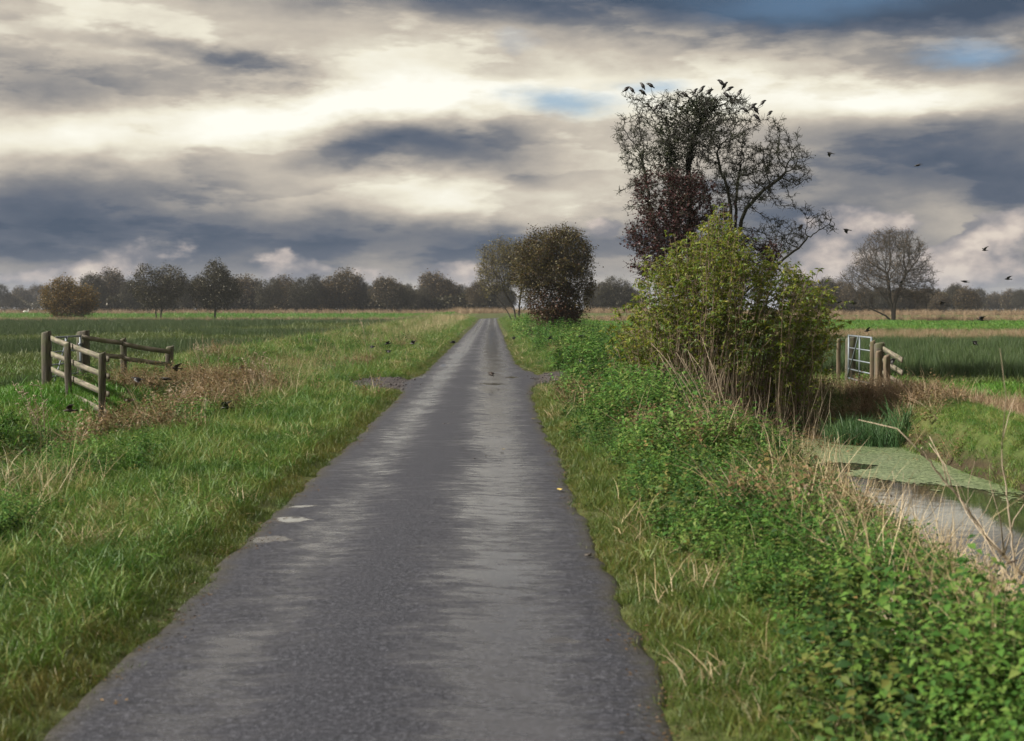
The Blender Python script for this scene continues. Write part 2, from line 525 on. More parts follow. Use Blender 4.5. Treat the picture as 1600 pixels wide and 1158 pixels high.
def height(x, y):
    x = np.asarray(x, float)
    y = np.asarray(y, float)
    l, r = road_edges(y)
    dl, dr = l - x, x - r
    # left side: verge, ditch, low bank, field
    ditch = (1 - sstep(27.0, 29.5, y)) + 0.25 * sstep(37, 41, y)
    zl = 0.05 * sstep(0.0, 0.35, dl) + 0.05 * sstep(0.5, 2.5, dl)
    zl = zl + 0.10 * np.exp(-((x + 8.0) / 1.2) ** 2)
    zl = zl + 0.26 * np.exp(-((x + 7.4) / 1.5) ** 2) * sstep(35, 42, y) * (1 - sstep(150, 220, y)) * (0.6 + 0.8 * vnoise(x, y, 0.12, 17))
    zl = zl - 0.62 * ditch * np.exp(-((x + 6.3) / 0.95) ** 2)
    zl = zl - 0.36 * sstep(8.6, 12.5, -x)
    zl = zl - 0.46 * np.exp(-(((x + 7.9) / 1.3) ** 2 + ((y - 25.6) / 2.6) ** 2))
    # right side: verge, scrub slope, wet ditch, bank, field
    dm = (1 - sstep(26.2, 28.2, y)) + 0.45 * sstep(41, 45, y)
    c = x - (5.72 + 0.035 * (y - 13.0) + 0.12 * np.sin(y * 0.5))
    zr = 0.05 * sstep(0.0, 0.4, dr) + 0.08 * sstep(0.4, 1.6, dr)
    near = sstep(-3.4, -0.7, c)                            # falls towards the water
    far = sstep(0.65, 1.6, c)
    zr = zr - dm * 1.08 * near * (1 - far)
    zr = zr - 0.12 * sstep(6.2, 7.4, x) + 0.06 * np.exp(-((c - 2.0) / 0.75) ** 2) * dm
    cause = sstep(28.6, 30.2, y) * (1 - sstep(36.5, 38.5, y)) * (1 - sstep(9.6, 12, x))
    zr = zr - 0.36 * sstep(8.3, 9.6, x) * (1 - cause)
    z = np.where(dl > 0, zl, np.where(dr > 0, zr, 0.0))
    off = (np.maximum(dl, 0) + np.maximum(dr, 0))
    lump = sstep(0.3, 2.0, off)
    z = z + lump * (0.13 * (vnoise(x, y, 0.55, 1) - 0.5) + 0.07 * (vnoise(x, y, 1.7, 2) - 0.5))
    z = z - 0.03 * (off <= 0)
    return z + rise(y)


def h1(x, y):
    return float(height(np.array([x]), np.array([y]))[0])


def build_ground():
    xs = [0.0]
    x = 0.0
    while x < 1400:
        x += 0.16 if x < 13 else max(0.16, (x - 12) * 0.16)
        xs.append(x)
    xs = np.array([-v for v in xs[:0:-1]] + xs)
    ys = [-12.0, -6.0, -3, -1]
    y = 0.0
    while y < 2400:
        ys.append(y)
        y += max(0.18, 0.0125 * y) if y < 320 else y * 0.12
    ys = np.array(ys)
    X, Y = np.meshgrid(xs, ys)
    Z = height(X, Y)
    v = np.stack([X.ravel(), Y.ravel(), Z.ravel()], 1)
    nx, ny = len(xs), len(ys)
    i = (np.arange(ny - 1)[:, None] * nx + np.arange(nx - 1)[None, :]).ravel()
    f = np.stack([i, i + 1, i + nx + 1, i + nx], 1)
    m, t = new_mat('turf and soil')
    pos = t.n('ShaderNodeNewGeometry').outputs['Position']
    n1 = t.noise(pos, 0.9, 5.0, 0.6)
    n2 = t.noise(t.vmath('MULTIPLY', pos, (0.035, 0.12, 0.0)), 1.0, 4.0, 0.55)
    n3 = t.noise(pos, 9.0, 4.0, 0.65)
    c = t.ramp(n2, [(0.36, (0.040, 0.065, 0.022)), (0.5, (0.070, 0.095, 0.026)), (0.62, (0.105, 0.110, 0.038)), (0.72, (0.055, 0.085, 0.024))])
    c = t.mix(t.maprange(n1, 0.35, 0.7, 0.0, 0.6), c, (0.060, 0.100, 0.018))
    c = t.mix(t.maprange(n3, 0.35, 0.7, 0.5, 0.0), c, (0.028, 0.032, 0.012))
    soil = t.n('ShaderNodeAttribute', attribute_name='soil').outputs['Fac']
    c = t.mix(soil, c, t.ramp(n3, [(0.3, (0.022, 0.018, 0.011)), (0.7, (0.060, 0.046, 0.026))]))
    bump = t.n('ShaderNodeBump', i_Strength=0.8, i_Distance=0.05, i_Height=n3)
    p = t.n('ShaderNodeBsdfPrincipled', i_Base_Color=c, i_Roughness=0.95, i_Normal=bump.outputs[0])
    p.inputs['Specular IOR Level'].default_value = 0.15
    t.n('ShaderNodeOutputMaterial', i_Surface=p.outputs[0])
    me = make_mesh('ground', v, f, m, True)
    soilv = np.clip(sstep(-0.16, -0.42, Z.ravel()) * (Y.ravel() < 30) + 0.35 * (np.abs(X.ravel()) < 3.0), 0, 1)
    a = me.attributes.new('soil', 'FLOAT', 'POINT')
    a.data.foreach_set('value', soilv.astype(np.float32))
    o = link('ground', me)
    tag(o, 'flat grassy ground of verges, ditches and wide fields', None, None, 'structure')


def build_road():
    ys = [-8.0]
    while ys[-1] < 268:
        ys.append(ys[-1] + max(0.12, 0.008 * max(ys[-1], 0)))
    ys = np.array(ys)
    l, r = road_edges(ys)
    u = np.array([0, .012, .03, .055, .09, .14, .2, .28, .37, .46, .54, .63, .72, .8, .86, .91, .945, .97, .988, 1.0])
    k = len(u)
    X = l[:, None] + (r - l)[:, None] * u[None, :]
    Yg = np.repeat(ys[:, None], k, 1)
    Z = 0.035 * (1 - (2 * u - 1) ** 4)[None, :] + 0 * X
    Z = Z - 0.022 * (np.exp(-((X - 0.15) / 0.32) ** 2) + np.exp(-((X + 1.28) / 0.32) ** 2)) + 0.010 * (vnoise(X, Yg, 0.9, 8) - 0.5)
    Z[:, 0] = Z[:, -1] = -0.028
    Z = Z + rise(Yg)
    v = np.stack([X.ravel(), Yg.ravel(), Z.ravel()], 1)
    i = (np.arange(len(ys) - 1)[:, None] * k + np.arange(k - 1)[None, :]).ravel()
    f = np.stack([i, i + 1, i + k + 1, i + k], 1)
    m, t = new_mat('wet worn asphalt')
    pos = t.n('ShaderNodeNewGeometry').outputs['Position']
    sx = t.n('ShaderNodeSeparateXYZ', i_0=pos)
    fine = t.noise(pos, 95.0, 3.0, 0.7)
    grit = t.n('ShaderNodeTexVoronoi', i_Vector=pos, i_Scale=85.0).outputs['Distance']
    mid = t.noise(pos, 2.6, 5.0, 0.6)
    wide = t.noise(t.vmath('MULTIPLY', pos, (1.0, 0.55, 1.0)), 0.9, 4.0, 0.55)
    # damp in the wheel tracks, in bands across the lane
    tr1 = t.maprange(t.math('ABSOLUTE', t.math('SUBTRACT', sx.outputs[0], 0.06)), 0.0, 0.85, 0.78, 0.0, 'SMOOTHSTEP')
    tr2 = t.maprange(t.math('ABSOLUTE', t.math('ADD', sx.outputs[0], 1.30)), 0.0, 0.60, 0.58, 0.0, 'SMOOTHSTEP')
    far = t.maprange(sx.outputs[1], 18.0, 60.0, 0.0, 0.22)
    streak = t.noise(t.vmath('MULTIPLY', pos, (3.2, 8.0, 1.0)), 1.0, 6.0, 0.72)
    wet = t.math('ADD', t.math('ADD', tr1, tr2), far)
    wet = t.math('ADD', wet, t.math('MULTIPLY', t.math('SUBTRACT', wide, 0.5), 0.9))
    wet = t.math('ADD', wet, t.math('MULTIPLY', t.math('SUBTRACT', streak, 0.5), 1.9))
    wet = t.math('ADD', wet, t.math('MULTIPLY', t.math('SUBTRACT', mid, 0.5), 0.5), clamp=True)
    wet = t.maprange(wet, 0.08, 0.95, 0.0, 1.0, 'SMOOTHSTEP')
    grain = t.noise(pos, 34.0, 3.0, 0.75)
    c = t.ramp(t.math('ADD', t.math('MULTIPLY', fine, 0.45), t.math('MULTIPLY', grain, 0.55)), [(0.36, (0.004, 0.005, 0.008)), (0.5, (0.016, 0.017, 0.024)), (0.64, (0.085, 0.088, 0.108))])
    c = t.mix(t.maprange(mid, 0.4, 0.7, 0.0, 0.35), c, (0.026, 0.026, 0.034))
    ck = t.n('ShaderNodeTexVoronoi', feature='DISTANCE_TO_EDGE', i_Scale=0.55)
    t.set(ck.inputs['Vector'], t.vmath('ADD', pos, t.vmath('MULTIPLY', t.noise(pos, 3.0, 4.0, 0.6, 'Color'), (0.5, 0.5, 0.0))))
    crack = t.math('MULTIPLY', t.maprange(ck.outputs['Distance'], 0.0, 0.010, 0.75, 0.0), t.maprange(t.noise(pos, 0.35, 2.0), 0.48, 0.62, 0.0, 1.0))
    c = t.mix(crack, c, (0.008, 0.008, 0.008))
    edge = t.n('ShaderNodeAttribute', attribute_name='edge').outputs['Fac']
    dirt = t.math('ADD', t.maprange(edge, 0.0, 0.20, 0.8, 0.0), t.math('MULTIPLY', t.math('SUBTRACT', t.noise(pos, 6.0, 5.0, 0.65), 0.5), 1.4), clamp=True)
    dirt = t.math('MULTIPLY', dirt, t.maprange(edge, 0.02, 0.35, 1.0, 0.0))
    c = t.mix(dirt, c, (0.040, 0.034, 0.018))
    wet = t.math('MULTIPLY', wet, t.math('SUBTRACT', 1.0, t.math('MULTIPLY', dirt, 0.8)))
    rough = t.math('ADD', t.maprange(wet, 0.0, 1.0, 0.66, 0.09), t.math('MULTIPLY', t.math('SUBTRACT', grain, 0.5), 0.32))
    # puddles standing in the worn hollows
    pool = t.math('MULTIPLY', t.math('SUBTRACT', t.noise(t.vmath('MULTIPLY', pos, (1.0, 0.8, 1.0)), 7.0, 4.0, 0.6), 0.5), 1.9)
    lump = None
    for (px, py, w, l_) in [(470, 790, .26, .13), (452, 812, .26, .30), (415, 842, .26, .26), (826, 577, .34, 2.6), (660, 588, .14, 1.4), (692, 571, .18, 2.0), (770, 600, .55, .7), (800, 590, .3, .8), (880, 1003, .16, .10)]:
        Y = F * 1.78 / (py - 483.0)
        nd = t.n('ShaderNodeVectorMath', operation='MULTIPLY_ADD', i_0=pos, i_1=(1 / w, 1 / l_, 0), i_2=(-(px - 768) / F * Y / w, -Y / l_, 0))
        q = t.maprange(t.vmath('LENGTH', nd.outputs[0]), 0.0, 2.0, 1.0, -1.0)
        lump = q if lump is None else t.math('MAXIMUM', lump, q)
    pud = t.maprange(t.math('ADD', lump, pool), 0.25, 0.65, 0.0, 1.0, 'SMOOTHSTEP')
    rough = t.math('MULTIPLY', rough, t.math('SUBTRACT', 1.0, t.math('MULTIPLY', pud, 0.88)))
    c = t.mix(pud, c, (0.035, 0.032, 0.030))
    hgt = t.math('ADD', t.math('MULTIPLY', grit, 0.5), t.math('ADD', fine, t.math('MULTIPLY', grain, 1.5)))
    bump = t.n('ShaderNodeBump', i_Strength=t.math('MULTIPLY', t.maprange(wet, 0.1, 0.9, 0.50, 0.06), t.math('SUBTRACT', 1.0, pud)), i_Distance=0.006, i_Height=hgt)
    p = t.n('ShaderNodeBsdfPrincipled', i_Base_Color=c, i_Roughness=rough, i_Normal=bump.outputs[0])
    t.set(p.inputs['Specular IOR Level'], t.maprange(wet, 0.0, 1.0, 0.4, 1.0))
    p.inputs['Specular Tint'].default_value = (0.86, 0.91, 1.0, 1)
    t.n('ShaderNodeOutputMaterial', i_Surface=p.outputs[0])
    me = make_mesh('road', v, f, m, True)
    at_ = me.attributes.new('edge', 'FLOAT', 'POINT')
    at_.data.foreach_set('value', np.repeat((np.minimum(u, 1 - u) * 2.74)[None, :], len(ys), 0).ravel().astype(np.float32))
    o = link('road', me)
    tag(o, 'narrow wet tarmac lane running straight to the far trees', None, None, 'structure')

    # gravel pull-ins where the field tracks meet the lane
    gm, t = new_mat('gravel')
    pos = t.n('ShaderNodeNewGeometry').outputs['Position']
    vo = t.n('ShaderNodeTexVoronoi', i_Vector=pos, i_Scale=22.0)
    c = t.ramp(vo.outputs['Color'], [(0.2, (0.014, 0.011, 0.011)), (0.6, (0.036, 0.029, 0.030)), (0.9, (0.085, 0.072, 0.075))])
    bump = t.n('ShaderNodeBump', i_Strength=0.9, i_Distance=0.03, i_Height=t.math('SUBTRACT', 1.0, vo.outputs['Distance']))
    p = t.n('ShaderNodeBsdfPrincipled', i_Base_Color=c, i_Roughness=0.6, i_Normal=bump.outputs[0])
    t.n('ShaderNodeOutputMaterial', i_Surface=p.outputs[0])
    for (cx, cy, w, l_, sd_, lab) in [(-2.55, 33.8, 0.95, 2.6, 3, 'loose grey gravel patch on the left edge of the lane'), (1.75, 36.0, 0.85, 3.6, 5, 'loose grey gravel patch on the right edge of the lane')]:
        kr, ka = 8, 36
        vs = []
        for j in range(kr):
            for i2 in range(ka):
                a = i2 / ka * 2 * math.pi
                rad = (j + 0.02) / (kr - 1) * (0.75 + 0.5 * float(vnoise(np.array([math.cos(a) * 1.5 + sd_]), np.array([math.sin(a) * 1.5]), 1.3, sd_)[0]))
                x, y = cx + math.cos(a) * rad * w, cy + math.sin(a) * rad * l_
                z = max(h1(x, y), -0.02) + 0.045 * (1 - j / (kr - 1)) + 0.004 if j < kr - 1 else h1(x, y) - 0.03
                vs.append((x, y, z))
        f = np.array([(j * ka + i2, j * ka + (i2 + 1) % ka, (j + 1) * ka + (i2 + 1) % ka, (j + 1) * ka + i2) for j in range(kr - 1) for i2 in range(ka)])
        tag(link('gravel_patch', make_mesh('gravel_patch', vs, f, gm, True)), lab, None, None, 'structure')


def build_water():
    m, t = new_mat('ditch water')
    pos = t.n('ShaderNodeNewGeometry').outputs['Position']
    n1 = t.noise(t.vmath('MULTIPLY', pos, (1.0, 1.0, 1.0)), 5.0, 3.0, 0.5)
    bump = t.n('ShaderNodeBump', i_Strength=0.05, i_Distance=0.02, i_Height=n1)
    p = t.n('ShaderNodeBsdfPrincipled', i_Base_Color=(0.018, 0.020, 0.014, 1), i_Roughness=0.04, i_Normal=bump.outputs[0])
    p.inputs['IOR'].default_value = 1.5
    t.n('ShaderNodeOutputMaterial', i_Surface=p.outputs[0])
    v = [(3.8, 2, WATER_Z), (8.4, 2, WATER_Z), (8.4, 28.5, WATER_Z), (3.8, 28.5, WATER_Z)]
    tag(link('ditch_water', make_mesh('ditch_water', v, [[(0, 1, 2, 3)]], m)), 'still ditch water reflecting the sky beside the lane', None, None, 'structure')
    # duckweed: a raft with a ragged edge, floating on the water
    dmat, t = new_mat('duckweed')
    pos = t.n('ShaderNodeNewGeometry').outputs['Position']
    vo = t.n('ShaderNodeTexVoronoi', i_Vector=pos, i_Scale=28.0)
    n2 = t.noise(pos, 2.0, 4.0, 0.6)
    c = t.ramp(vo.outputs['Color'], [(0.2, (0.050, 0.085, 0.030)), (0.8, (0.200, 0.250, 0.125))])
    c = t.mix(t.maprange(n2, 0.4, 0.7, 0.0, 0.5), c, (0.145, 0.175, 0.10))
    p = t.n('ShaderNodeBsdfPrincipled', i_Base_Color=c, i_Roughness=0.4)
    t.n('ShaderNodeOutputMaterial', i_Surface=p.outputs[0])
    st = 0.05
    gx, gy = np.meshgrid(np.arange(4.2, 8.0, st), np.arange(12.0, 28.0, st))
    cover = vnoise(gx, gy, 0.7, 21) * 0.30 + vnoise(gx, gy, 2.2, 22) * 0.32 + vnoise(gx, gy, 5.0, 23) * 0.2 + rng.random(gx.shape) * 0.18
    want = 0.74 * sstep(18.3, 20.8, gy + 0.75 * (gx - 6.0)) + 0.30 * sstep(0.25, 0.7, gx - 5.72 - 0.035 * (gy - 13)) * sstep(13.5, 15.5, gy)
    open_ = 0.55 * sstep(6.05, 5.4, gx + 0.5 * (vnoise(gx, gy, 1.3, 25) - .5)) * np.exp(-((gy - 21.6 - 0.5 * gx + 2.8) / 0.75) ** 2)   # a dark lead in the raft
    keep = (cover + want - open_ > 0.92) & (height(gx, gy) < WATER_Z + 0.02)
    cx, cy = gx[keep], gy[keep]
    n = len(cx)
    z = WATER_Z + 0.005 + 0.004 * rng.random(n)
    h = st / 2
    v = np.stack([np.stack([cx + dx * h, cy + dy * h, z], 1) for dx, dy in ((-1, -1), (1, -1), (1, 1), (-1, 1))], 1).reshape(-1, 3)
    f = np.arange(4 * n).reshape(n, 4)
    tag(link('duckweed', make_mesh('duckweed', v, f, dmat)), 'pale green duckweed floating on the ditch water', 'duckweed', None, 'stuff')


build_ground()
build_road()
build_water()

# ------------------------------------------------------------------ small plants, scattered as ground cover
def blades(n, hgt, spread, width, lean, droop, rs, segs=3, stiff=1.0):
    """n grass blades as tapering bent strips; returns verts, [tris, quads]"""
    hgt = np.array(hgt)
    H = rs.uniform(hgt[0], hgt[1], n)
    a = rs.uniform(0, 2 * math.pi, n)
    r = spread * np.sqrt(rs.random(n))
    base = np.stack([r * np.cos(a), r * np.sin(a), np.full(n, -0.02)], 1)
    d = rs.uniform(0, 2 * math.pi, n)
    out = np.stack([np.cos(d), np.sin(d), 0 * d], 1)
    ln = rs.uniform(0.3, 1.0, n) * lean
    dr = rs.uniform(0.2, 1.0, n) * droop
    wv = np.stack([-np.sin(d), np.cos(d), 0 * d], 1) * (width * rs.uniform(0.7, 1.3, n))[:, None]
    tw = rs.uniform(0, 2 * math.pi, n)
    wv = wv * np.cos(tw * 0.3)[:, None] + out * (width * np.sin(tw * 0.3))[:, None]
    V = []
    for s in range(segs + 1):
        u = s / segs
        p = base + out * (H * (ln * u + dr * u * u))[:, None]
        p[:, 2] += H * (u - 0.55 * dr * u * u * u)
        if s < segs:
            w = wv * (1 - 0.75 * u ** 1.5)
            V += [p - w / 2, p + w / 2]
        else:
            V.append(p)
    k = 2 * segs + 1
    v = np.stack(V, 1).reshape(-1, 3)
    o = (np.arange(n) * k)[:, None]
    q = np.concatenate([o + np.array([[2 * s, 2 * s + 1, 2 * s + 3, 2 * s + 2]]) for s in range(segs - 1)]) if segs > 1 else np.zeros((0, 4), int)
    tr = o + np.array([[2 * segs - 2, 2 * segs - 1, 2 * segs]])
    return v, [q, tr]


def leaf_cards(pos, axis, normal, length, width, fold=0.25, curl=0.2):
    """pointed leaves folded on the midrib: 5 verts, 4 triangles each"""
    n = len(pos)
    axis = axis / (np.linalg.norm(axis, axis=1)[:, None] + 1e-9)
    side = np.cross(axis, normal)
    side /= np.linalg.norm(side, axis=1)[:, None] + 1e-9
    nor = np.cross(side, axis)
    L = np.broadcast_to(np.asarray(length, float), (n,))[:, None]
    W = np.broadcast_to(np.asarray(width, float), (n,))[:, None]
    mid = pos + axis * L * 0.45
    tip = pos + axis * L - nor * L * curl
    v = np.stack([pos, mid + side * W / 2 + nor * W * fold, tip, mid - side * W / 2 + nor * W * fold, mid], 1).reshape(-1, 3)
    o = (np.arange(n) * 5)[:, None]
    f = np.concatenate([o + np.array([[0, 4, 1]]), o + np.array([[1, 4, 2]]), o + np.array([[4, 3, 2]]), o + np.array([[0, 3, 4]])])
    return v, f


def rand_dirs(n, rs, zmin=-1.0, zmax=1.0):
    z = rs.uniform(zmin, zmax, n)
    a = rs.uniform(0, 2 * math.pi, n)
    s = np.sqrt(np.maximum(0, 1 - z * z))
    return np.stack([s * np.cos(a), s * np.sin(a), z], 1)


def proto(name, parts):
    """a ground-cover plant: kept outside the scene, used only through its scatter"""
    V, Fs, mats, idx = [], {}, [], {}
    n = 0
    for v, fs, m in parts:
        mi = len(mats)
        mats.append(m)
        for f in (fs if isinstance(fs, list) else [fs]):
            if len(f):
                Fs.setdefault(f.shape[1], []).append((f + n, mi))
        V.append(v)
        n += len(v)
    faces, mid = [], []
    for k, lst in Fs.items():
        faces.append(np.concatenate([f for f, _ in lst]))
        mid += [np.full(len(f), mi, dtype=np.int32) for f, mi in lst]
    me = make_mesh(name, np.concatenate(V), faces, None, False)
    for m in mats:
        me.materials.append(m)
    me.polygons.foreach_set('material_index', np.concatenate(mid))
    return bpy.data.objects.new(name, me)


def scatter_tree(protos):
    ng = bpy.data.node_groups.new('ground cover', 'GeometryNodeTree')
    ng.interface.new_socket('Geometry', in_out='INPUT', socket_type='NodeSocketGeometry')
    ng.interface.new_socket('Geometry', in_out='OUTPUT', socket_type='NodeSocketGeometry')
    N = ng.nodes
    gi, go = N.new('NodeGroupInput'), N.new('NodeGroupOutput')
    j = N.new('GeometryNodeGeometryToInstance')
    for p in reversed(protos):
        oi = N.new('GeometryNodeObjectInfo')
        oi.inputs['Object'].default_value = p
        oi.inputs['As Instance'].default_value = True
        ng.links.new(oi.outputs['Geometry'], j.inputs[0])
    iop = N.new('GeometryNodeInstanceOnPoints')
    iop.inputs['Pick Instance'].default_value = True

    def attr(name, typ):
        a = N.new('GeometryNodeInputNamedAttribute')
        a.data_type = typ
        a.inputs['Name'].default_value = name
        return a.outputs[0]
    e2r = N.new('FunctionNodeEulerToRotation')
    ng.links.new(attr('rot', 'FLOAT_VECTOR'), e2r.inputs[0])
    ng.links.new(e2r.outputs[0], iop.inputs['Rotation'])
    ng.links.new(attr('scl', 'FLOAT_VECTOR'), iop.inputs['Scale'])
    ng.links.new(attr('idx', 'INT'), iop.inputs['Instance Index'])
    ng.links.new(gi.outputs[0], iop.inputs['Points'])
    # the join above puts several inputs into one instance list
    jg = N.new('GeometryNodeJoinGeometry')
    for l in list(ng.links):
        if l.to_node == j:
            src = l.from_socket
            ng.links.remove(l)
            ng.links.new(src, jg.inputs[0])
    N.remove(j)
    ng.links.new(jg.outputs[0], iop.inputs['Instance'])
    ng.links.new(iop.outputs[0], go.inputs[0])
    return ng


def scatter(name, label, cat, protos, P, scale, tilt=0.12, rs=None, idx=None):
    """P (N,3) points; scale (N,) or (N,3)"""
    rs = rs or rng
    n = len(P)
    me = make_mesh(name, P, [])
    scale = np.asarray(scale, float)
    if scale.ndim == 1:
        scale = np.repeat(scale[:, None], 3, 1)
    rot = np.stack([rs.normal(0, tilt, n), rs.normal(0, tilt, n), rs.uniform(0, 2 * math.pi, n)], 1)
    a = me.attributes.new('rot', 'FLOAT_VECTOR', 'POINT')
    a.data.foreach_set('vector', rot.astype(np.float32).ravel())
    a = me.attributes.new('scl', 'FLOAT_VECTOR', 'POINT')
    a.data.foreach_set('vector', scale.astype(np.float32).ravel())
    a = me.attributes.new('idx', 'INT', 'POINT')
    a.data.foreach_set('value', (rs.integers(0, len(protos), n) if idx is None else idx).astype(np.int32))
    o = link(name, me)
    md = o.modifiers.new('cover', 'NODES')
    md.node_group = scatter_tree(protos)
    return tag(o, label, cat, None, 'stuff')


def field_points(y0, y1, dens, x0=None, x1=None, rs=None, margin=1.6):
    """random ground points in the part of the land that this place looks out on; dens(x, y) per square metre"""
    rs = rs or rng
    out = []
    ya = y0
    while ya < y1:
        yb = min(y1, ya + max(1.5, ya * 0.12))
        a = -(0.346 * 1.06) * yb - margin if x0 is None else max(x0, -(0.346 * 1.06) * yb - margin)
        b = (0.375 * 1.06) * yb + margin if x1 is None else min(x1, (0.375 * 1.06) * yb + margin)
        if b > a:
            # thinning by a local maximum of the density
            gx, gy = np.meshgrid(np.linspace(a, b, 60), np.linspace(ya, yb, 6))
            dm = float(dens(gx.ravel(), gy.ravel()).max()) * 1.05
            n = int((b - a) * (yb - ya) * dm)
            if n:
                x, y = rs.uniform(a, b, n), rs.uniform(ya, yb, n)
                k = rs.random(n) * dm < dens(x, y)
                out.append(np.stack([x[k], y[k]], 1))
        ya = yb
    P = np.concatenate(out) if out else np.zeros((0, 2))
    return np.concatenate([P, height(P[:, 0], P[:, 1])[:, None]], 1)


def falloff(y, near, k):
    return near / (1 + (np.maximum(y, 1) / k) ** 1.7)


def side(x, y):
    l, r = road_edges(y)
    return l - x, x - r                        # distance off the tarmac to the left, to the right


def not_gravel(x, y):
    w = 0.7 + 0.6 * vnoise(x, y, 1.5, 28)
    g = (((x + 2.55) / 0.95) ** 2 + ((y - 33.2) / 3.2) ** 2 > w) & (((x - 1.75) / 0.85) ** 2 + ((y - 35.4) / 4.4) ** 2 > w)
    return g


def build_cover():
    rs = np.random.default_rng(3)
    # --- prototypes
    short = [proto('short_grass', [(*blades(46, (0.05, 0.13), 0.13, 0.0050, 0.45, 0.6, rs), M['grass_edge'])]) for _ in range(3)]
    mid = [proto('verge_grass', [(*blades(50, (0.06, 0.18), 0.14, 0.0062, 0.6, 1.0, rs), M['grass'])]) for _ in range(3)]
    long_ = [proto('long_grass', [(*blades(36, (0.14, 0.34), 0.13, 0.0065, 0.5, 1.1, rs), M['grass_long'])]) for _ in range(3)]
    wisp = [proto('straw_wisp', [(*blades(9, (0.25, 0.75), 0.10, 0.0048, 0.4, 0.7, rs, 4), M['straw'])]) for _ in range(4)]
    mead = [proto('meadow_tuft', [(*blades(40, (0.06, 0.16), 0.2, 0.012, 0.5, 0.6, rs, 2), M['meadow'])]) for _ in range(3)]
    past = [proto('pasture_tuft', [(*blades(46, (0.12, 0.30), 0.32, 0.018, 0.5, 0.6, rs, 2), M['pasture'])]) for _ in range(3)]
    rush = [proto('rush_clump', [(*blades(60, (0.30, 0.62), 0.22, 0.012, 0.28, 0.15, rs, 2), M['rush'])]) for _ in range(3)]
    dry = [proto('dry_reed', [(*blades(34, (0.35, 0.95), 0.20, 0.014, 0.22, 0.8, rs, 4), M['reed_dry'])]) for _ in range(3)]
    green = [proto('green_reed', [(*blades(30, (0.45, 0.95), 0.16, 0.020, 0.22, 0.55, rs, 4), M['reed_green'])]) for _ in range(3)]

    def herb(mat, n_stem, H, leaf, rs, droop=0.35):
        """leafy stems: opposite pairs of leaves up each stem"""
        pos, ax, nor, ln = [], [], [], []
        sv, sf = [], []
        for _ in range(n_stem):
            a, r = rs.uniform(0, 6.283), 0.13 * math.sqrt(rs.random())
            b = np.array([r * math.cos(a), r * math.sin(a), -0.02])
            h = rs.uniform(*H)
            le = np.array([rs.normal(0, 0.22), rs.normal(0, 0.22), 1.0]) * h
            top = b + le
            sv.append(np.array([b + (.003, 0, 0), b - (.003, 0, 0), top]))
            sf.append(np.array([[0, 1, 2]]) + 3 * (len(sv) - 1))
            nl = max(3, int(h / 0.06))
            for i in range(nl):
                u = 0.22 + 0.78 * (i + rs.uniform(0, .5)) / nl
                p = b + le * u
                ph = rs.uniform(0, 6.283)
                for s in (0, math.pi):
                    d = np.array([math.cos(ph + s), math.sin(ph + s), rs.uniform(-droop, 0.35)])
                    pos.append(p); ax.append(d)
                    nor.append(np.array([0, 0, 1]) + rs.normal(0, .25, 3))
                    ln.append(leaf * rs.uniform(0.45, 1.45) * (1.1 - 0.5 * u))
        ln = np.array(ln)
        lv, lf = leaf_cards(np.array(pos), np.array(ax), np.array(nor), ln, ln * 0.62, 0.16, 0.22)
        return [(lv, lf, mat), (np.concatenate(sv), np.concatenate(sf), M['stem_green'])]
    nett = [proto('nettle', herb(M['nettle'], 9, (0.18, 0.48), 0.060, rs)) for _ in range(4)]
    bram = [proto('bramble', herb(M['bramble'], 10, (0.10, 0.30), 0.058, rs, 0.1)) for _ in range(3)]
    dock = [proto('broad_weed', herb(M['dock'], 5, (0.15, 0.40), 0.085, rs, 0.5)) for _ in range(3)]
    weed = [proto('brown_weed', herb(M['brown_weed'], 8, (0.22, 0.55), 0.055, rs, 0.6) + [(*blades(12, (0.3, 0.7), 0.12, 0.007, 0.5, 0.8, rs), M['reed_dry'])]) for _ in range(3)]

    # --- verge grass on both sides
    def d_short(x, y):
        dl, dr = side(x, y)
        a = ((dl > -0.16 * vnoise(x, y, 3.0, 30)) & (dl < 1.0 + 0.5 * vnoise(x, y, 0.8, 31))) | ((dr > -0.16 * vnoise(x, y, 3.0, 29)) & (dr < 0.60 + 0.35 * vnoise(x, y, 0.8, 31)))
        return a * not_gravel(x, y) * falloff(y, 190.0, 16.0)
    P = field_points(4.5, 90, d_short, -8, 5, rs)
    s = rs.uniform(0.6, 1.15, len(P)) * (1 + P[:, 1] / 70) * (0.55 + 0.45 * sstep(0, 0.3, np.maximum(*side(P[:, 0], P[:, 1]))))
    s = np.minimum(s, 0.9 + 1.2 * np.maximum(*side(P[:, 0], P[:, 1])))
    scatter('edge_grass', 'short mossy grass along both edges of the lane', 'grass', short, P, s, 0.2, rs)

    def d_mid(x, y):
        dl, dr = side(x, y)
        l = (dl > 0.35) & (x > -9.6) & ~((x < -7.0) & (y < 30))
        r = ((dr > 0.35) & (dr < 0.75)) | ((dr > 0.4) & (x < 9.5) & (y > 37))
        wet = height(x, y) > -0.35
        return (l | r) * wet * not_gravel(x, y) * falloff(y, 105.0, 17.0)
    P = field_points(4.5, 230, d_mid, -10, 10, rs)
    s = rs.uniform(0.65, 1.3, len(P)) * (0.75 + 0.6 * vnoise(P[:, 0], P[:, 1], 0.7, 33)) * (1 + P[:, 1] / 70)
    s = s * np.where((P[:, 0] > 0) & (P[:, 1] < 30), 0.75, 1.0)
    s = np.minimum(s, 0.7 + 1.6 * np.maximum(*side(P[:, 0], P[:, 1])))
    scatter('verge_grass', 'green grass growing thick on the verges', 'grass', mid, P, s, 0.25, rs)

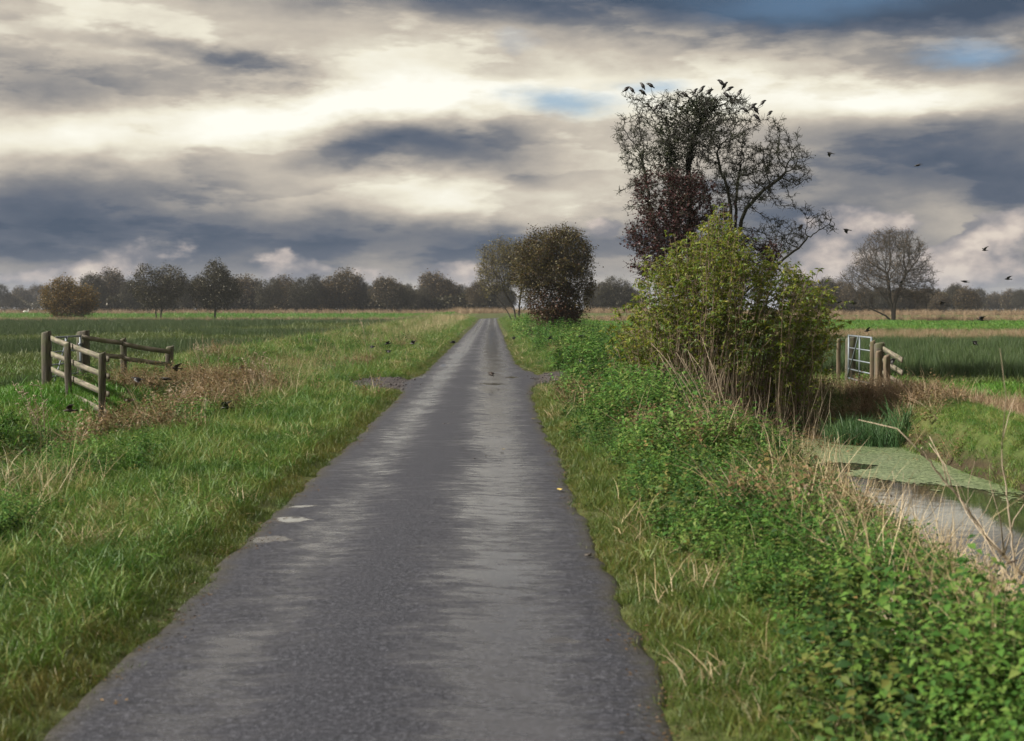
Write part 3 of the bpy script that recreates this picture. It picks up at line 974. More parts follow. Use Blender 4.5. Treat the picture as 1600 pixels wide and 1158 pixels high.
    def d_long(x, y):
        dl, dr = side(x, y)
        l = (dl > 1.1) & (x > -9.4) & ~((x < -6.8) & (y < 30))
        r = (dr > 0.7) & (x < 8.5) & ((y > 28) | (x < 5.2))
        return (l | (r & ((y > 28) | (vnoise(x, y, 0.8, 36) > 0.56)))) * not_gravel(x, y) * falloff(y, 30.0, 20.0) * sstep(0.42, 0.70, vnoise(x, y, 0.45, 35))
    P = field_points(5, 230, d_long, -10, 9, rs)
    s = rs.uniform(0.55, 1.15, len(P)) * (1 + P[:, 1] / 110)
    scatter('long_grass', 'longer yellowing grass in clumps on the verges', 'grass', long_, P, s, 0.25, rs)

    thatch = [proto('thatch', [(*blades(16, (0.08, 0.22), 0.16, 0.0050, 0.9, 1.0, rs), M['straw'])]) for _ in range(3)]

    def d_th(x, y):
        dl, dr = side(x, y)
        a = ((dl > 0.3) & (x > -9.4)) | ((dr > 0.3) & (x < 6) & (y > 30)) | ((dr > 0.2) & (dr < 0.9))
        return a * not_gravel(x, y) * falloff(y, 26.0, 18.0) * sstep(0.45, 0.75, vnoise(x, y, 0.8, 67) * .6 + vnoise(x, y, 2.4, 69) * .4)
    P = field_points(4.5, 120, d_th, -10, 6, rs)
    scatter('thatch', 'pale dead grass blades matted into the verge turf', 'dry grass', thatch, P, rs.uniform(.6, 1.2, len(P)) * (1 + P[:, 1] / 80), .3, rs)

    # bank on the far side of the ditch, bright grass
    def d_bank(x, y):
        c = x - (5.72 + 0.035 * (y - 13.0) + 0.12 * np.sin(y * 0.5))
        a = (c > 0.85) & (y < 28) & (height(x, y) > WATER_Z - 0.02)
        return a * falloff(y, 120.0, 20.0)
    P = field_points(10, 27.5, d_bank, 5, 13, rs)
    scatter('bank_grass', 'bright green grass on the bank across the ditch', 'grass', mid, P, rs.uniform(0.6, 1.1, len(P)), 0.3, rs)

    # meadow: bright grass nearest the verge
    def d_mead(x, y):
        l = ((x < -9.0) & (y < 46 + 8 * vnoise(x, y, 0.1, 37))) | ((x < -6.9) & (y < 29.5))
        r = (x > 9.0) & (y > 28.5) & (y < 40 + 3 * vnoise(x, y, 0.15, 38))
        r2 = (x > 10) & (y > 122 + 14 * vnoise(x, y, 0.06, 39)) & (y < 205 + 30 * vnoise(x, y, .04, 40))
        l2 = (x < -9.0) & (y > 190) & (y < 330)
        return (l | r) * falloff(y, 60, 24.0) + (r2 * 0.6 + l2 * 0.5)
    P = field_points(16, 330, d_mead, None, None, rs)
    s = rs.uniform(0.7, 1.3, len(P)) * (1 + P[:, 1] / 60)
    s = np.stack([s, s, s * np.where(P[:, 1] > 100, 0.55, 0.9)], 1)
    scatter('meadow_grass', 'bright green grass of the fields on both sides', 'grass', mead, P, s, 0.15, rs)

    # duller wet pasture and rushes in bands
    def band(x, y):
        return vnoise(x * 0.22, y, 0.075, 41) * 0.65 + vnoise(x, y, 0.12, 42) * 0.35

    def d_past(x, y):
        l = (x < -9.0) & (y > 40)
        r = (x > 9.0) & (y > 38) & (y < 130)
        return (l | r) * falloff(y, 26, 40.0)
    P = field_points(38, 200, d_past, None, None, rs)
    s = rs.uniform(0.7, 1.3, len(P)) * (1 + P[:, 1] / 120)
    s = np.stack([s, s, s * 0.75], 1)
    scatter('pasture', 'olive wet pasture of the left and right fields', 'grass', past, P, s, 0.15, rs)

    def d_rush(x, y):
        l = (x < -9.3) & (y > 34) & (y < 190) & (band(x, y) > 0.50)
        r = (x > 8.8) & (y > 40) & (y < 78)
        return l * falloff(y, 17, 60.0) + r * falloff(y, 26, 40.0)
    P = field_points(34, 190, d_rush, None, None, rs)
    s = rs.uniform(0.7, 1.2, len(P)) * (1 + P[:, 1] / 200) * np.where(P[:, 0] > 0, 1.0, 0.75)
    scatter('rushes', 'dark green rushes standing in the wet fields', 'rushes', rush, P, s, 0.1, rs)

    # dry reeds: cross ditch on the right, field edges far out
    def d_dry(x, y):
        a = (x > 7.0) & (y > 25.4) & (y < 29.2 + 0.12 * (x - 8)) * 1
        b = (x > 9) & (y > 76) & (y < 118) & (vnoise(x, y, 0.12, 44) > 0.3)
        c = (x < -9) & (y > 182) & (y < 205)
        d = (y > 330) & (y < 350)
        e = (x > 10) & (y > 225) & (y < 245)
        return a * 22.0 * sstep(0.15, 0.5, vnoise(x, y, 0.6, 45)) + b * 2.2 + c * 1.1 + d * 0.45 + e * .6
    P = field_points(24, 350, d_dry, None, None, rs)
    s = rs.uniform(0.6, 1.05, len(P)) * np.where(P[:, 1] > 40, 1.0, 0.66) * (1 + np.maximum(P[:, 1] - 120, 0) / 170)
    scatter('dry_reeds', 'tan dead reeds along the ditches and field edges', 'reeds', dry, P, s, 0.15, rs)

    def d_green(x, y):
        return (np.exp(-(((x - 6.75) / 0.65) ** 2 + ((y - 25.4) / 0.9) ** 2)) > 0.30) * 42.0
    P = field_points(23, 28, d_green, 4.6, 9, rs)
    P[:, 2] = np.maximum(P[:, 2], WATER_Z - 0.05)
    scatter('green_reeds', 'clump of green reeds standing at the end of the duckweed', 'reeds', green, P, rs.uniform(0.5, 0.85, len(P)), 0.12, rs)

    # scrub on the right slope: nettles over brambles
    def scrub(x, y):
        dl, dr = side(x, y)
        c = x - (5.72 + 0.035 * (y - 13.0) + 0.12 * np.sin(y * 0.5))
        return (dr > 0.28 + 0.55 * vnoise(x, y, 0.9, 51)) & (c < -0.55 + 0.3 * vnoise(x, y, 1.1, 52)) & (y < 31.5)

    def dl_(x, y):
        return side(x, y)[0]

    def d_nett(x, y):
        far = (x > 1.8) & (x < 8) & (y > 38.5) & (y < 120) & (vnoise(x, y, 0.2, 55) > 0.4)
        return scrub(x, y) * falloff(y, 120, 22.0) * (0.10 + 0.90 * sstep(0.34, 0.58, vnoise(x, y, 0.7, 53))) + far * falloff(y, 20, 60) + ((dl_(x, y) > 1.6) & (x > -9) & (y < 75)) * falloff(y, 45, 20) * sstep(0.60, 0.74, vnoise(x, y, 0.65, 66))
    P = field_points(4.2, 120, d_nett, -9, 8, rs)
    hs = 0.40 + 1.35 * vnoise(P[:, 0], P[:, 1], 0.9, 54) * (0.7 + 0.5 * sstep(13, 18, P[:, 1])) * np.where(P[:, 0] > 0, sstep(0.1, 1.3, P[:, 0] - 0.82), 0.45)
    low = 1 - 0.55 * sstep(2.6, 4.2, P[:, 0]) * (P[:, 1] < 26)
    s = rs.uniform(0.75, 1.2, len(P)) * hs * low * (1 + np.maximum(P[:, 1] - 30, 0) / 80)
    scatter('nettles', 'fresh green nettles covering the slope right of the lane', 'nettles', nett, P, s, 0.2, rs)

    def d_dock(x, y):
        dl, dr = side(x, y)
        return scrub(x, y) * 7.0 * sstep(0.4, 0.6, vnoise(x, y, 0.9, 75)) + ((dl > 0.9) & (x > -8)) * falloff(y, 2.5, 25)
    P = field_points(4.2, 60, d_dock, -9, 6, rs)
    low = 1 - 0.45 * sstep(3.1, 4.8, P[:, 0])
    scatter('broad_weeds', 'broad leaved weeds dotted about the verges', 'weeds', dock, P, rs.uniform(0.55, 1.1, len(P)) * low * np.where(P[:, 0] < 0, .55, 1.0), 0.25, rs)

    def d_bram(x, y):
        left = (x > -6.9) & (x < -4.6) & (y > 17) & (y < 30) & (vnoise(x, y, 0.5, 58) > 0.45)
        return scrub(x, y) * falloff(y, 100, 22.0) * (0.15 + 0.85 * sstep(0.38, 0.62, vnoise(x, y, 0.6, 57))) + left * 30
    P = field_points(4.2, 31, d_bram, -9, 8, rs)
    low = 1 - 0.45 * sstep(3.1, 4.8, P[:, 0])
    scatter('brambles', 'dark low bramble leaves among the nettles', 'brambles', bram, P, rs.uniform(0.7, 1.3, len(P)) * low, 0.3, rs)

    # withered growth: left ditch, foot of the shrub, behind the right pull-in
    def d_weed(x, y):
        l = np.exp(-((x + 5.5) / 0.95) ** 2) * (y > 19) * (y < 31) * 30 + np.exp(-((x + 7.0) / 1.0) ** 2) * (y > 29) * (y < 33) * 22
        l2 = (x > -8.4) & (x < -3.6) & (y > 38) & (y < 75) & (vnoise(x, y, 0.25, 61) > 0.62)
        r = np.exp(-(((x - 4.6) / 2.6) ** 2 + ((y - 26.4) / 2.3) ** 2)) * 34 + ((x > 1.9) & (x < 4.6) & (y < 26) & (y > 10) & (vnoise(x, y, 0.45, 63) > 0.60)) * 14
        r2 = (x > 2.2) & (x < 5) & (y > 39) & (y < 60)
        dl, dr = side(x, y)
        return (np.maximum(dl, dr) > 0.35) * (l + l2 * 4 + r + r2 * 5) * sstep(0.25, 0.5, vnoise(x, y, 0.6, 62)) * not_gravel(x, y)
    P = field_points(7, 75, d_weed, -10, 9, rs)
    s = rs.uniform(0.7, 1.35, len(P)) * np.where(P[:, 1] > 30, 0.8, 1.0)
    scatter('withered_weeds', 'brown withered weeds in the ditches and under the shrub', 'weeds', weed, P, s, 0.25, rs)

    # dead leaves and crumbs gathered along the edges of the tarmac
    def litter(rs):
        n = 7
        q = np.concatenate([rs.normal(0, .05, (n, 2)), np.full((n, 1), .012)], 1)
        return leaf_cards(q, rand_dirs(n, rs, -.1, .2), rand_dirs(n, rs, .7, 1.0), rs.uniform(.012, .035, n), .012, .1, .1)
    lit = [proto('leaf_litter', [(*litter(rs), M['litter'])]) for _ in range(4)]

    def d_lit(x, y):
        dl, dr = side(x, y)
        a = np.maximum(dl, dr)
        return ((a > -0.16) & (a < 0.10)) * falloff(y, 60, 22) * sstep(0.35, 0.7, vnoise(x * 3, y, 0.7, 68))
    P = field_points(4.5, 60, d_lit, -4, 3, rs)
    dlr = np.maximum(*side(P[:, 0], P[:, 1]))
    P[:, 2] = np.where(dlr < 0, 0.016 * sstep(0, -.1, dlr) - 0.012, P[:, 2] + 0.01)
    scatter('leaf_litter', 'brown dead leaves and crumbs along the edges of the lane', 'leaf litter', lit, P, rs.uniform(.7, 1.3, len(P)), .1, rs)

    # loose stones on the two gravel pull-ins
    def pebbles(rs):
        mb = MB()
        for _ in range(9):
            s = rs.uniform(.008, .026)
            mb.box((rs.normal(0, .10), rs.normal(0, .10), s * .2), (s * 1.4, s, s * .8), Matrix.Rotation(rs.uniform(0, 3), 3, 'Z'), s * .15)
        return np.concatenate(mb.v), [np.array(x) for x in mb.f.values()]
    peb = [proto('pebbles', [(*pebbles(rs), M['stone'])]) for _ in range(4)]
    P = []
    for (cx, cy, w, l_, n) in [(-2.55, 33.8, 0.95, 2.6, 90), (1.75, 36.0, 0.85, 3.6, 90)]:
        a, q = rs.uniform(0, 6.283, n), np.sqrt(rs.random(n)) * .95
        x, y = cx + np.cos(a) * q * w, cy + np.sin(a) * q * l_
        P.append(np.stack([x, y, np.maximum(height(x, y), -.02) + .045 * (1 - q) + .006], 1))
    P = np.concatenate(P)
    scatter('gravel_stones', 'loose stones lying on the gravel patches', 'stones', peb, P, rs.uniform(.6, 1.4, len(P)), .15, rs)

    # straw-coloured stems standing through everything
    def d_wisp(x, y):
        dl, dr = side(x, y)
        c = x - (5.72 + 0.035 * (y - 13.0) + 0.12 * np.sin(y * 0.5))
        r = (dr > 1.3) & (c < -0.25) & (y < 33) & (vnoise(x, y, 0.55, 64) * .6 + vnoise(x, y, 1.6, 74) * .4 > 0.48)
        edge = (np.abs(c + 1.15) < 0.5) & (y < 24) & (y > 9)
        r3 = (dr > 1.2) & (x < 6) & (y > 38) & (y < 110)
        l = (dl > 1.8) & (x > -8.8) & ~((x < -6.9) & (y < 30)) & (vnoise(x, y, 0.4, 65) > 0.56)
        l2 = (dl > 1.5) & (x > -7.5) & (y > 60) & (y < 215)
        return r * 40.0 + edge * 20.0 + l * falloff(y, 17.0, 36) + l2 * 2.2 + r3 * 4.0
    P = field_points(5.5, 215, d_wisp, -9, 9, rs)
    s = rs.uniform(0.5, 1.05, len(P)) * (1 + np.maximum(P[:, 1] - 40, 0) / 130) * np.where((P[:, 1] < 26) & (P[:, 0] > 0), np.where(P[:, 0] > 4.2, 0.75, 1.2), 1.0)
    scatter('dry_stems', 'pale dry grass stems standing among the verge growth', 'dry grass', wisp, P, s, 0.25, rs)


build_cover()

# ------------------------------------------------------------------ trees and shrubs
def colonize(attr, nodes, parents, D, di, dk, iters=140, tropism=(0, 0, 0.05), rs=None, wob=0.12):
    """branches grow towards free points in the crown (space colonisation)"""
    rs = rs or rng
    nodes = [np.array(p, float) for p in nodes]
    parents = list(parents)
    A = np.array(attr, float)
    N0 = np.array(nodes)
    d = np.linalg.norm(A[:, None, :] - N0[None], axis=2)
    near, nd = d.argmin(1), d.min(1)
    trop = np.array(tropism)
    kids = {}
    for _ in range(iters):
        act = nd < di
        if not act.any():
            if len(A) == 0:
                break
            act = nd < nd.min() * 1.2 + 1e-6
        idx = near[act]
        P = np.array(nodes)
        v = A[act] - P[idx]
        v /= np.linalg.norm(v, axis=1)[:, None] + 1e-9
        uniq, inv = np.unique(idx, return_inverse=True)
        s = np.zeros((len(uniq), 3))
        np.add.at(s, inv, v)
        s /= np.linalg.norm(s, axis=1)[:, None] + 1e-9
        s = s + trop + rs.normal(0, wob, s.shape)
        s /= np.linalg.norm(s, axis=1)[:, None] + 1e-9
        new, newp = [], []
        for u, dr in zip(uniq, s):
            q = P[u] + dr * D
            ks = kids.setdefault(int(u), [])
            if len(ks) >= 3 or any(np.dot(q - w, q - w) < (0.45 * D) ** 2 for w in ks):
                continue
            ks.append(q)
            new.append(q)
            newp.append(int(u))
        if not new:
            bad = act
            keep = ~bad
            A, near, nd = A[keep], near[keep], nd[keep]
            if len(A) == 0:
                break
            continue
        b = len(nodes)
        nodes += new
        parents += newp
        dn = np.linalg.norm(A[:, None, :] - np.array(new)[None], axis=2)
        m = dn.min(1)
        c = m < nd
        near = np.where(c, dn.argmin(1) + b, near)
        nd = np.where(c, m, nd)
        keep = nd > dk
        A, near, nd = A[keep], near[keep], nd[keep]
        if len(A) == 0:
            break
    return np.array(nodes), np.array(parents)


def radii(parents, r0, e=2.3):
    n = len(parents)
    acc = np.zeros(n)
    r = np.zeros(n)
    for i in range(n - 1, -1, -1):
        r[i] = max(r0, acc[i] ** (1 / e))
        if parents[i] >= 0:
            acc[parents[i]] += r[i] ** e
    return r


def tubes(p0, p1, r0, r1, k):
    """one tapering tube per edge"""
    n = len(p0)
    if n == 0:
        return np.zeros((0, 3)), np.zeros((0, 4), int)
    T = p1 - p0
    T = T / (np.linalg.norm(T, axis=1)[:, None] + 1e-9)
    ref = np.where(np.abs(T[:, 2:3]) < 0.9, np.array([[0, 0, 1.0]]), np.array([[1.0, 0, 0]]))
    a = np.cross(T, ref)
    a /= np.linalg.norm(a, axis=1)[:, None] + 1e-9
    b = np.cross(T, a)
    ang = np.arange(k) / k * 2 * math.pi
    ring = np.cos(ang)[None, :, None] * a[:, None, :] + np.sin(ang)[None, :, None] * b[:, None, :]
    v0 = p0[:, None, :] + ring * np.asarray(r0)[:, None, None]
    v1 = (p1 + T * np.asarray(r1)[:, None] * 0.3)[:, None, :] + ring * np.asarray(r1)[:, None, None]
    v = np.concatenate([v0, v1], 1).reshape(-1, 3)
    o = (np.arange(n) * 2 * k)[:, None]
    f = np.concatenate([o + np.array([[j, (j + 1) % k, k + (j + 1) % k, k + j]]) for j in range(k)])
    return v, f


def part_stuff(o):
    o['kind'] = 'stuff'
    return o


def link_stems(root, nodes, parents, r, mat, thick, origin):
    """every stem that rises from the ground is a part of its own"""
    rid = np.arange(len(nodes))
    for i in range(len(nodes)):
        if parents[i] >= 0:
            rid[i] = rid[parents[i]]
    e = np.where((parents >= 0) & (r > thick))[0]
    roots = np.unique(rid[e])
    for q in roots:
        k = e[rid[e] == q]
        if len(k) < 3:
            continue
        v, f = tubes(nodes[parents[k]], nodes[k], np.minimum(r[parents[k]], r[k] * 1.25), r[k], 7)
        nm = 'trunk' if len(roots) == 1 else 'stem'
        link(nm, make_mesh(nm, v - origin, f, mat, True), root)


def branch_mesh(name, nodes, parents, r, mat, thick=0.03):
    e = np.where(parents >= 0)[0]
    p0, p1 = nodes[parents[e]], nodes[e]
    r1 = r[e]
    r0_ = np.minimum(r[parents[e]], r1 * 1.25)
    big = r1 > thick
    v1, f1 = tubes(p0[big], p1[big], r0_[big], r1[big], 7)
    v2, f2 = tubes(p0[~big], p1[~big], r0_[~big], r1[~big], 3)
    return v1, f1, v2, f2


def twigs(nodes, parents, r, n, length, rs, rmax=0.012, up=0.2, kink=0.6):
    """short kinked twigs on the thin branches; returns two segments for each"""
    thin = np.where((r < rmax) & (parents >= 0))[0]
    i = thin[rs.integers(0, len(thin), n)]
    base = nodes[i]
    d = nodes[i] - nodes[parents[i]]
    d /= np.linalg.norm(d, axis=1)[:, None] + 1e-9
    a = d * 0.6 + rand_dirs(n, rs) * 0.9 + np.array([0, 0, up])
    a /= np.linalg.norm(a, axis=1)[:, None]
    L = rs.uniform(*length, n)[:, None]
    m = base + a * L * 0.5
    b = a + rand_dirs(n, rs) * kink
    b /= np.linalg.norm(b, axis=1)[:, None]
    return base, m, m + b * L * 0.5


def ellipsoid_pts(n, c, r, rs, shell=0.0, zmin=-1.0):
    p = rs.normal(0, 1, (n * 3, 3))
    p /= np.linalg.norm(p, axis=1)[:, None]
    p = p[p[:, 2] > zmin][:n]
    rad = (shell ** 3 + (1 - shell ** 3) * rs.random(len(p))) ** (1 / 3)
    return np.array(c) + p * rad[:, None] * np.array(r)


def join_vf(lst):
    V, Q, n = [], {}, 0
    for v, f in lst:
        if len(f):
            Q.setdefault(f.shape[1], []).append(f + n)
        V.append(v)
        n += len(v)
    return np.concatenate(V), [np.concatenate(q) for q in Q.values()]


def rand_leaves(pos, size, rs, aspect=0.6, zmin=-0.8, zmax=0.6):
    n = len(pos)
    s = size * rs.uniform(0.6, 1.3, n)
    return leaf_cards(pos, rand_dirs(n, rs, zmin, zmax), rand_dirs(n, rs, 0.0, 1.0), s, s * aspect, 0.12, 0.15)


PERCH_PX = [(977, 142), (986, 143), (1002, 137), (1016, 136), (1004, 147), (1024, 170), (1033, 169), (1070, 151), (1085, 145), (1096, 142), (1106, 146),
            (1125, 132), (1131, 136), (1137, 141), (1134, 151), (1140, 157), (1147, 157), (1155, 147), (1164, 174), (1175, 168), (1178, 174), (1181, 185),
            (1190, 162), (1201, 178), (1251, 356)]
PERCHES = []


def hero_tree():
    """the tall bare hawthorn with ivy on its stems and birds in its top"""
    rs = np.random.default_rng(21)
    Y = 40.0
    def P(px, py, dy=0.0):
        return at(px, py, Y + dy)
    base = np.array([5.75, Y, h1(5.75, Y) - 0.1])
    # crown volume: lobes of free points
    lobes = [((1010, 215), (52, 70), 1.3, 520), ((1075, 205), (62, 68), 1.5, 700), ((1140, 205), (60, 66), 1.5, 600), ((1195, 235), (52, 56), 1.3, 560),
             ((1225, 268), (40, 36), 1.1, 240), ((1150, 285), (72, 52), 1.4, 420), ((1030, 290), (50, 50), 1.2, 260), ((990, 180), (28, 32), .8, 130), ((1120, 158), (40, 24), .9, 150)]
    A = []
    sc = Y / F
    for (c, r, ry, n) in lobes:
        A.append(ellipsoid_pts(n, P(*c), (r[0] * sc, ry, r[1] * sc), rs))
    # low crooked limb on the right
    A.append(ellipsoid_pts(170, P(1215, 372), (50 * sc, .8, 36 * sc), rs))
    A.append(ellipsoid_pts(60, P(1285, 350), (24 * sc, .4, 14 * sc), rs))
    A = np.concatenate(A)
    # thin the volume unevenly so that the crown breaks into sprays with gaps
    hole = vnoise(A[:, 0], A[:, 2], 1.5, 77) * .6 + vnoise(A[:, 0] + 9, A[:, 2] + A[:, 1], 3.2, 78) * .4
    A = A[hole > 0.36]
    A = A[A[:, 2] < 1.8 + (483 - 152) * sc]
    # long single shoots reaching out of the outline
    sh = [(968, 178), (958, 200), (966, 222), (985, 250), (1232, 218), (1248, 232), (1262, 240), (1262, 262), (1205, 186), (1228, 250), (1060, 140), (1030, 148), (975, 150), (1296, 345), (1302, 338), (1240, 330), (1239, 312), (970, 330), (965, 300)]
    A = np.concatenate([A] + [P(q[0], q[1], rs.uniform(-.4, .4))[None] + (np.array([[1080 - q[0], 0, -(270 - q[1])]]) * sc) * np.linspace(0, .35, 6)[:, None] * np.array([1, 0, 1]) for q in sh])
    # stems drawn first, then the crown grows from them
    stems = [
        [base, P(1070, 470), P(1062, 400), P(1052, 330), P(1048, 270), P(1046, 225)],
        [base + (0.15, .1, 0), P(1088, 460, .2), P(1080, 390, .2), P(1077, 320, .2), P(1074, 260, .25), P(1082, 215, .2), P(1100, 180, .2)],
        [base + (0.5, 0, 0), P(1122, 450, -.2), P(1138, 385, -.2), P(1143, 335, -.2), P(1134, 290, -.1), P(1122, 260, 0), P(1118, 232)],
        [base + (0.55, .1, 0), P(1128, 455, .1), P(1146, 390, .1), P(1149, 340, .1), P(1150, 300, .2), P(1156, 255, .3)],
        [base + (0.6, 0, 0), P(1132, 450, 0), P(1150, 385), P(1160, 335, -.2), P(1185, 302, -.3), P(1212, 284, -.3), P(1236, 262, -.3)],
        [base + (0.3, -.2, 0), P(1150, 470, -.3), P(1200, 425, -.4), P(1232, 398, -.5), P(1256, 383, -.5), P(1266, 366, -.5)],
        [base + (-.1, -.1, 0), P(1040, 460, -.3), P(1030, 390, -.3), P(1018, 330, -.3), P(1008, 280, -.2), P(1000, 240, -.2)],
    ]
    nodes, par = [], []
    for st in stems:
        prev = -1
        for i in range(len(st) - 1):
            a, b = np.array(st[i]), np.array(st[i + 1])
            m = max(2, int(np.linalg.norm(b - a) / 0.16))
            for j in range(m):
                if i and j == 0:
                    continue
                p = a + (b - a) * (j / m) + rs.normal(0, 0.012, 3)
                nodes.append(p); par.append(prev); prev = len(nodes) - 1
    nodes, par = colonize(A, nodes, par, 0.13, 1.1, 0.16, 110, (0, 0, 0.04), rs, 0.22)
    r = radii(par, 0.0068, 2.25)
    r = np.minimum(r, 0.085)
    root = thing('bare_hawthorn_tree', 'tall bare dark tree with flat top full of perched birds, behind the green shrub', 'tree', tuple(base))
    v1, f1, v2, f2 = branch_mesh('limbs', nodes, par, r, M['haw_bark'])
    b = base
    link_stems(root, nodes, par, r, M['haw_bark'], 0.03, b)
    t0, t1, t2 = twigs(nodes, par, r, 12500, (0.07, 0.26), rs, 0.011, 0.15, 1.0)
    # a twig under each perched bird
    thin = np.where(r < 0.03)[0]
    scr = np.stack([nodes[thin, 0] / nodes[thin, 1] * F + 768, 483 - (nodes[thin, 2] - 1.8) / nodes[thin, 1] * F], 1)
    pa, pb = [], []
    for (px, py) in PERCH_PX:
        k = thin[np.argmin(np.hypot(scr[:, 0] - px, 1.6 * (scr[:, 1] - (py + 9))))]
        q = at(px, py + 5, nodes[k, 1])
        PERCHES.append((px, py, q))
        pa.append(nodes[k]); pb.append(q + (0, 0, -.003))
    pa, pb = np.array(pa), np.array(pb)
    pm = (pa + pb) / 2 + rs.normal(0, .03, pa.shape)
    c = np.full(len(pa), 0.0055)
    p1, p2 = tubes(pa, pm, c, c, 4), tubes(pm, pb, c, c * .8, 4)
    c = np.full(len(t0), 0.0050)
    a1 = tubes(t0, t1, c * 1.2, c, 3)
    a2 = tubes(t1, t2, c, c * 0.7, 3)
    V, Fc = join_vf([(v2, f2), a1, a2, p1, p2])
    part_stuff(link('branches', make_mesh('branches', V - b, Fc, M['haw_bark']), root))
    # last leaves and lichen on the twigs
    lp = np.concatenate([t2[rs.integers(0, len(t2), 2600)], t1[rs.integers(0, len(t1), 500)]])
    lv, lf = rand_leaves(lp, 0.055, rs)
    part_stuff(link('leaves', make_mesh('leaves', lv - b, lf, M['ivy']), root))
    # ivy climbing both main stems and filling the top
    pts = []
    for si, (lo, hi, rad, n) in {0: (2, 6, .24, 3200), 1: (2, 7, .27, 4200), 6: (2, 6, .12, 500)}.items():
        s = np.array(stems[si][lo - 1:hi])
        u = rs.random(n) * (len(s) - 1)
        i = u.astype(int)
        p = s[i] + (s[np.minimum(i + 1, len(s) - 1)] - s[i]) * (u - i)[:, None]
        pts.append(p + rand_dirs(n, rs) * (rad * (0.4 + 0.9 * vnoise(u * 3, u * 0, 1.0, si + 70)) * np.sqrt(rs.random(n)))[:, None])
    for (c, rr, n) in [((1050, 205), (26, 30), 1000), ((1092, 170), (32, 18), 1500), ((1044, 250), (22, 40), 700), ((1105, 205), (28, 26), 500)]:
        pts.append(ellipsoid_pts(n, P(*c), (rr[0] * sc, 0.5, rr[1] * sc), rs))
    lv, lf = rand_leaves(np.concatenate(pts), 0.06, rs, 0.8)
    part_stuff(link('ivy', make_mesh('ivy', lv - b, lf, M['ivy']), root))
    return nodes, r


def purple_shrub():
    rs = np.random.default_rng(8)
    Y = 38.2
    sc = Y / F
    b = np.array([at(1050, 0, Y)[0], Y, 0.0])
    b[2] = h1(b[0], b[1])
    A = np.concatenate([ellipsoid_pts(520, at(1036, 375, Y), (62 * sc, 1.1, 76 * sc), rs), ellipsoid_pts(420, at(1085, 375, Y), (66 * sc, 1.2, 82 * sc), rs),
                        ellipsoid_pts(120, at(1010, 310, Y), (36 * sc, .7, 46 * sc), rs), ellipsoid_pts(240, at(1170, 410, Y), (56 * sc, 1.0, 48 * sc), rs), ellipsoid_pts(160, at(1070, 300, Y), (50 * sc, .7, 30 * sc), rs)])
    hole = vnoise(A[:, 0], A[:, 2], 1.6, 81) * .6 + vnoise(A[:, 0], A[:, 2] + A[:, 1], 3.5, 82) * .4
    A = A[hole > 0.38]
    nodes = [b + (dx, dy, 0) for dx, dy in ((0, 0), (.3, .1), (-.3, .1), (.7, 0), (1.2, 0))]
    nodes, par = colonize(A, nodes, [-1] * 5, 0.14, 1.6, 0.17, 90, (0, 0, 0.08), rs, 0.2)
    r = np.minimum(radii(par, 0.005, 2.3), 0.06)
    root = thing('dark_red_shrub', 'dark red leaved shrub around the foot of the tall bare tree', 'shrub', tuple(b))
    v1, f1, v2, f2 = branch_mesh('x', nodes, par, r, None)
    t0, t1, t2 = twigs(nodes, par, r, 6000, (0.10, 0.40), rs, 0.012, 0.25, 0.7)
    c = np.full(len(t0), 0.0035)
    V, Fc = join_vf([(v1, f1), (v2, f2), tubes(t0, t1, c * 1.2, c, 3), tubes(t1, t2, c, c * .7, 3)])
    part_stuff(link('branches', make_mesh('branches', V - b, Fc, M['haw_bark']), root))
    i = rs.integers(0, len(t0), 21000)
    u = rs.random(len(i))[:, None]
    lp = np.where(rs.random(len(i))[:, None] < .6, t1[i] + (t2[i] - t1[i]) * u, t0[i] + (t1[i] - t0[i]) * u) + rs.normal(0, .02, (len(i), 3))
    lv, lf = rand_leaves(lp, 0.062, rs, 0.7)
    part_stuff(link('leaves', make_mesh('leaves', lv - b, lf, M['purple']), root))


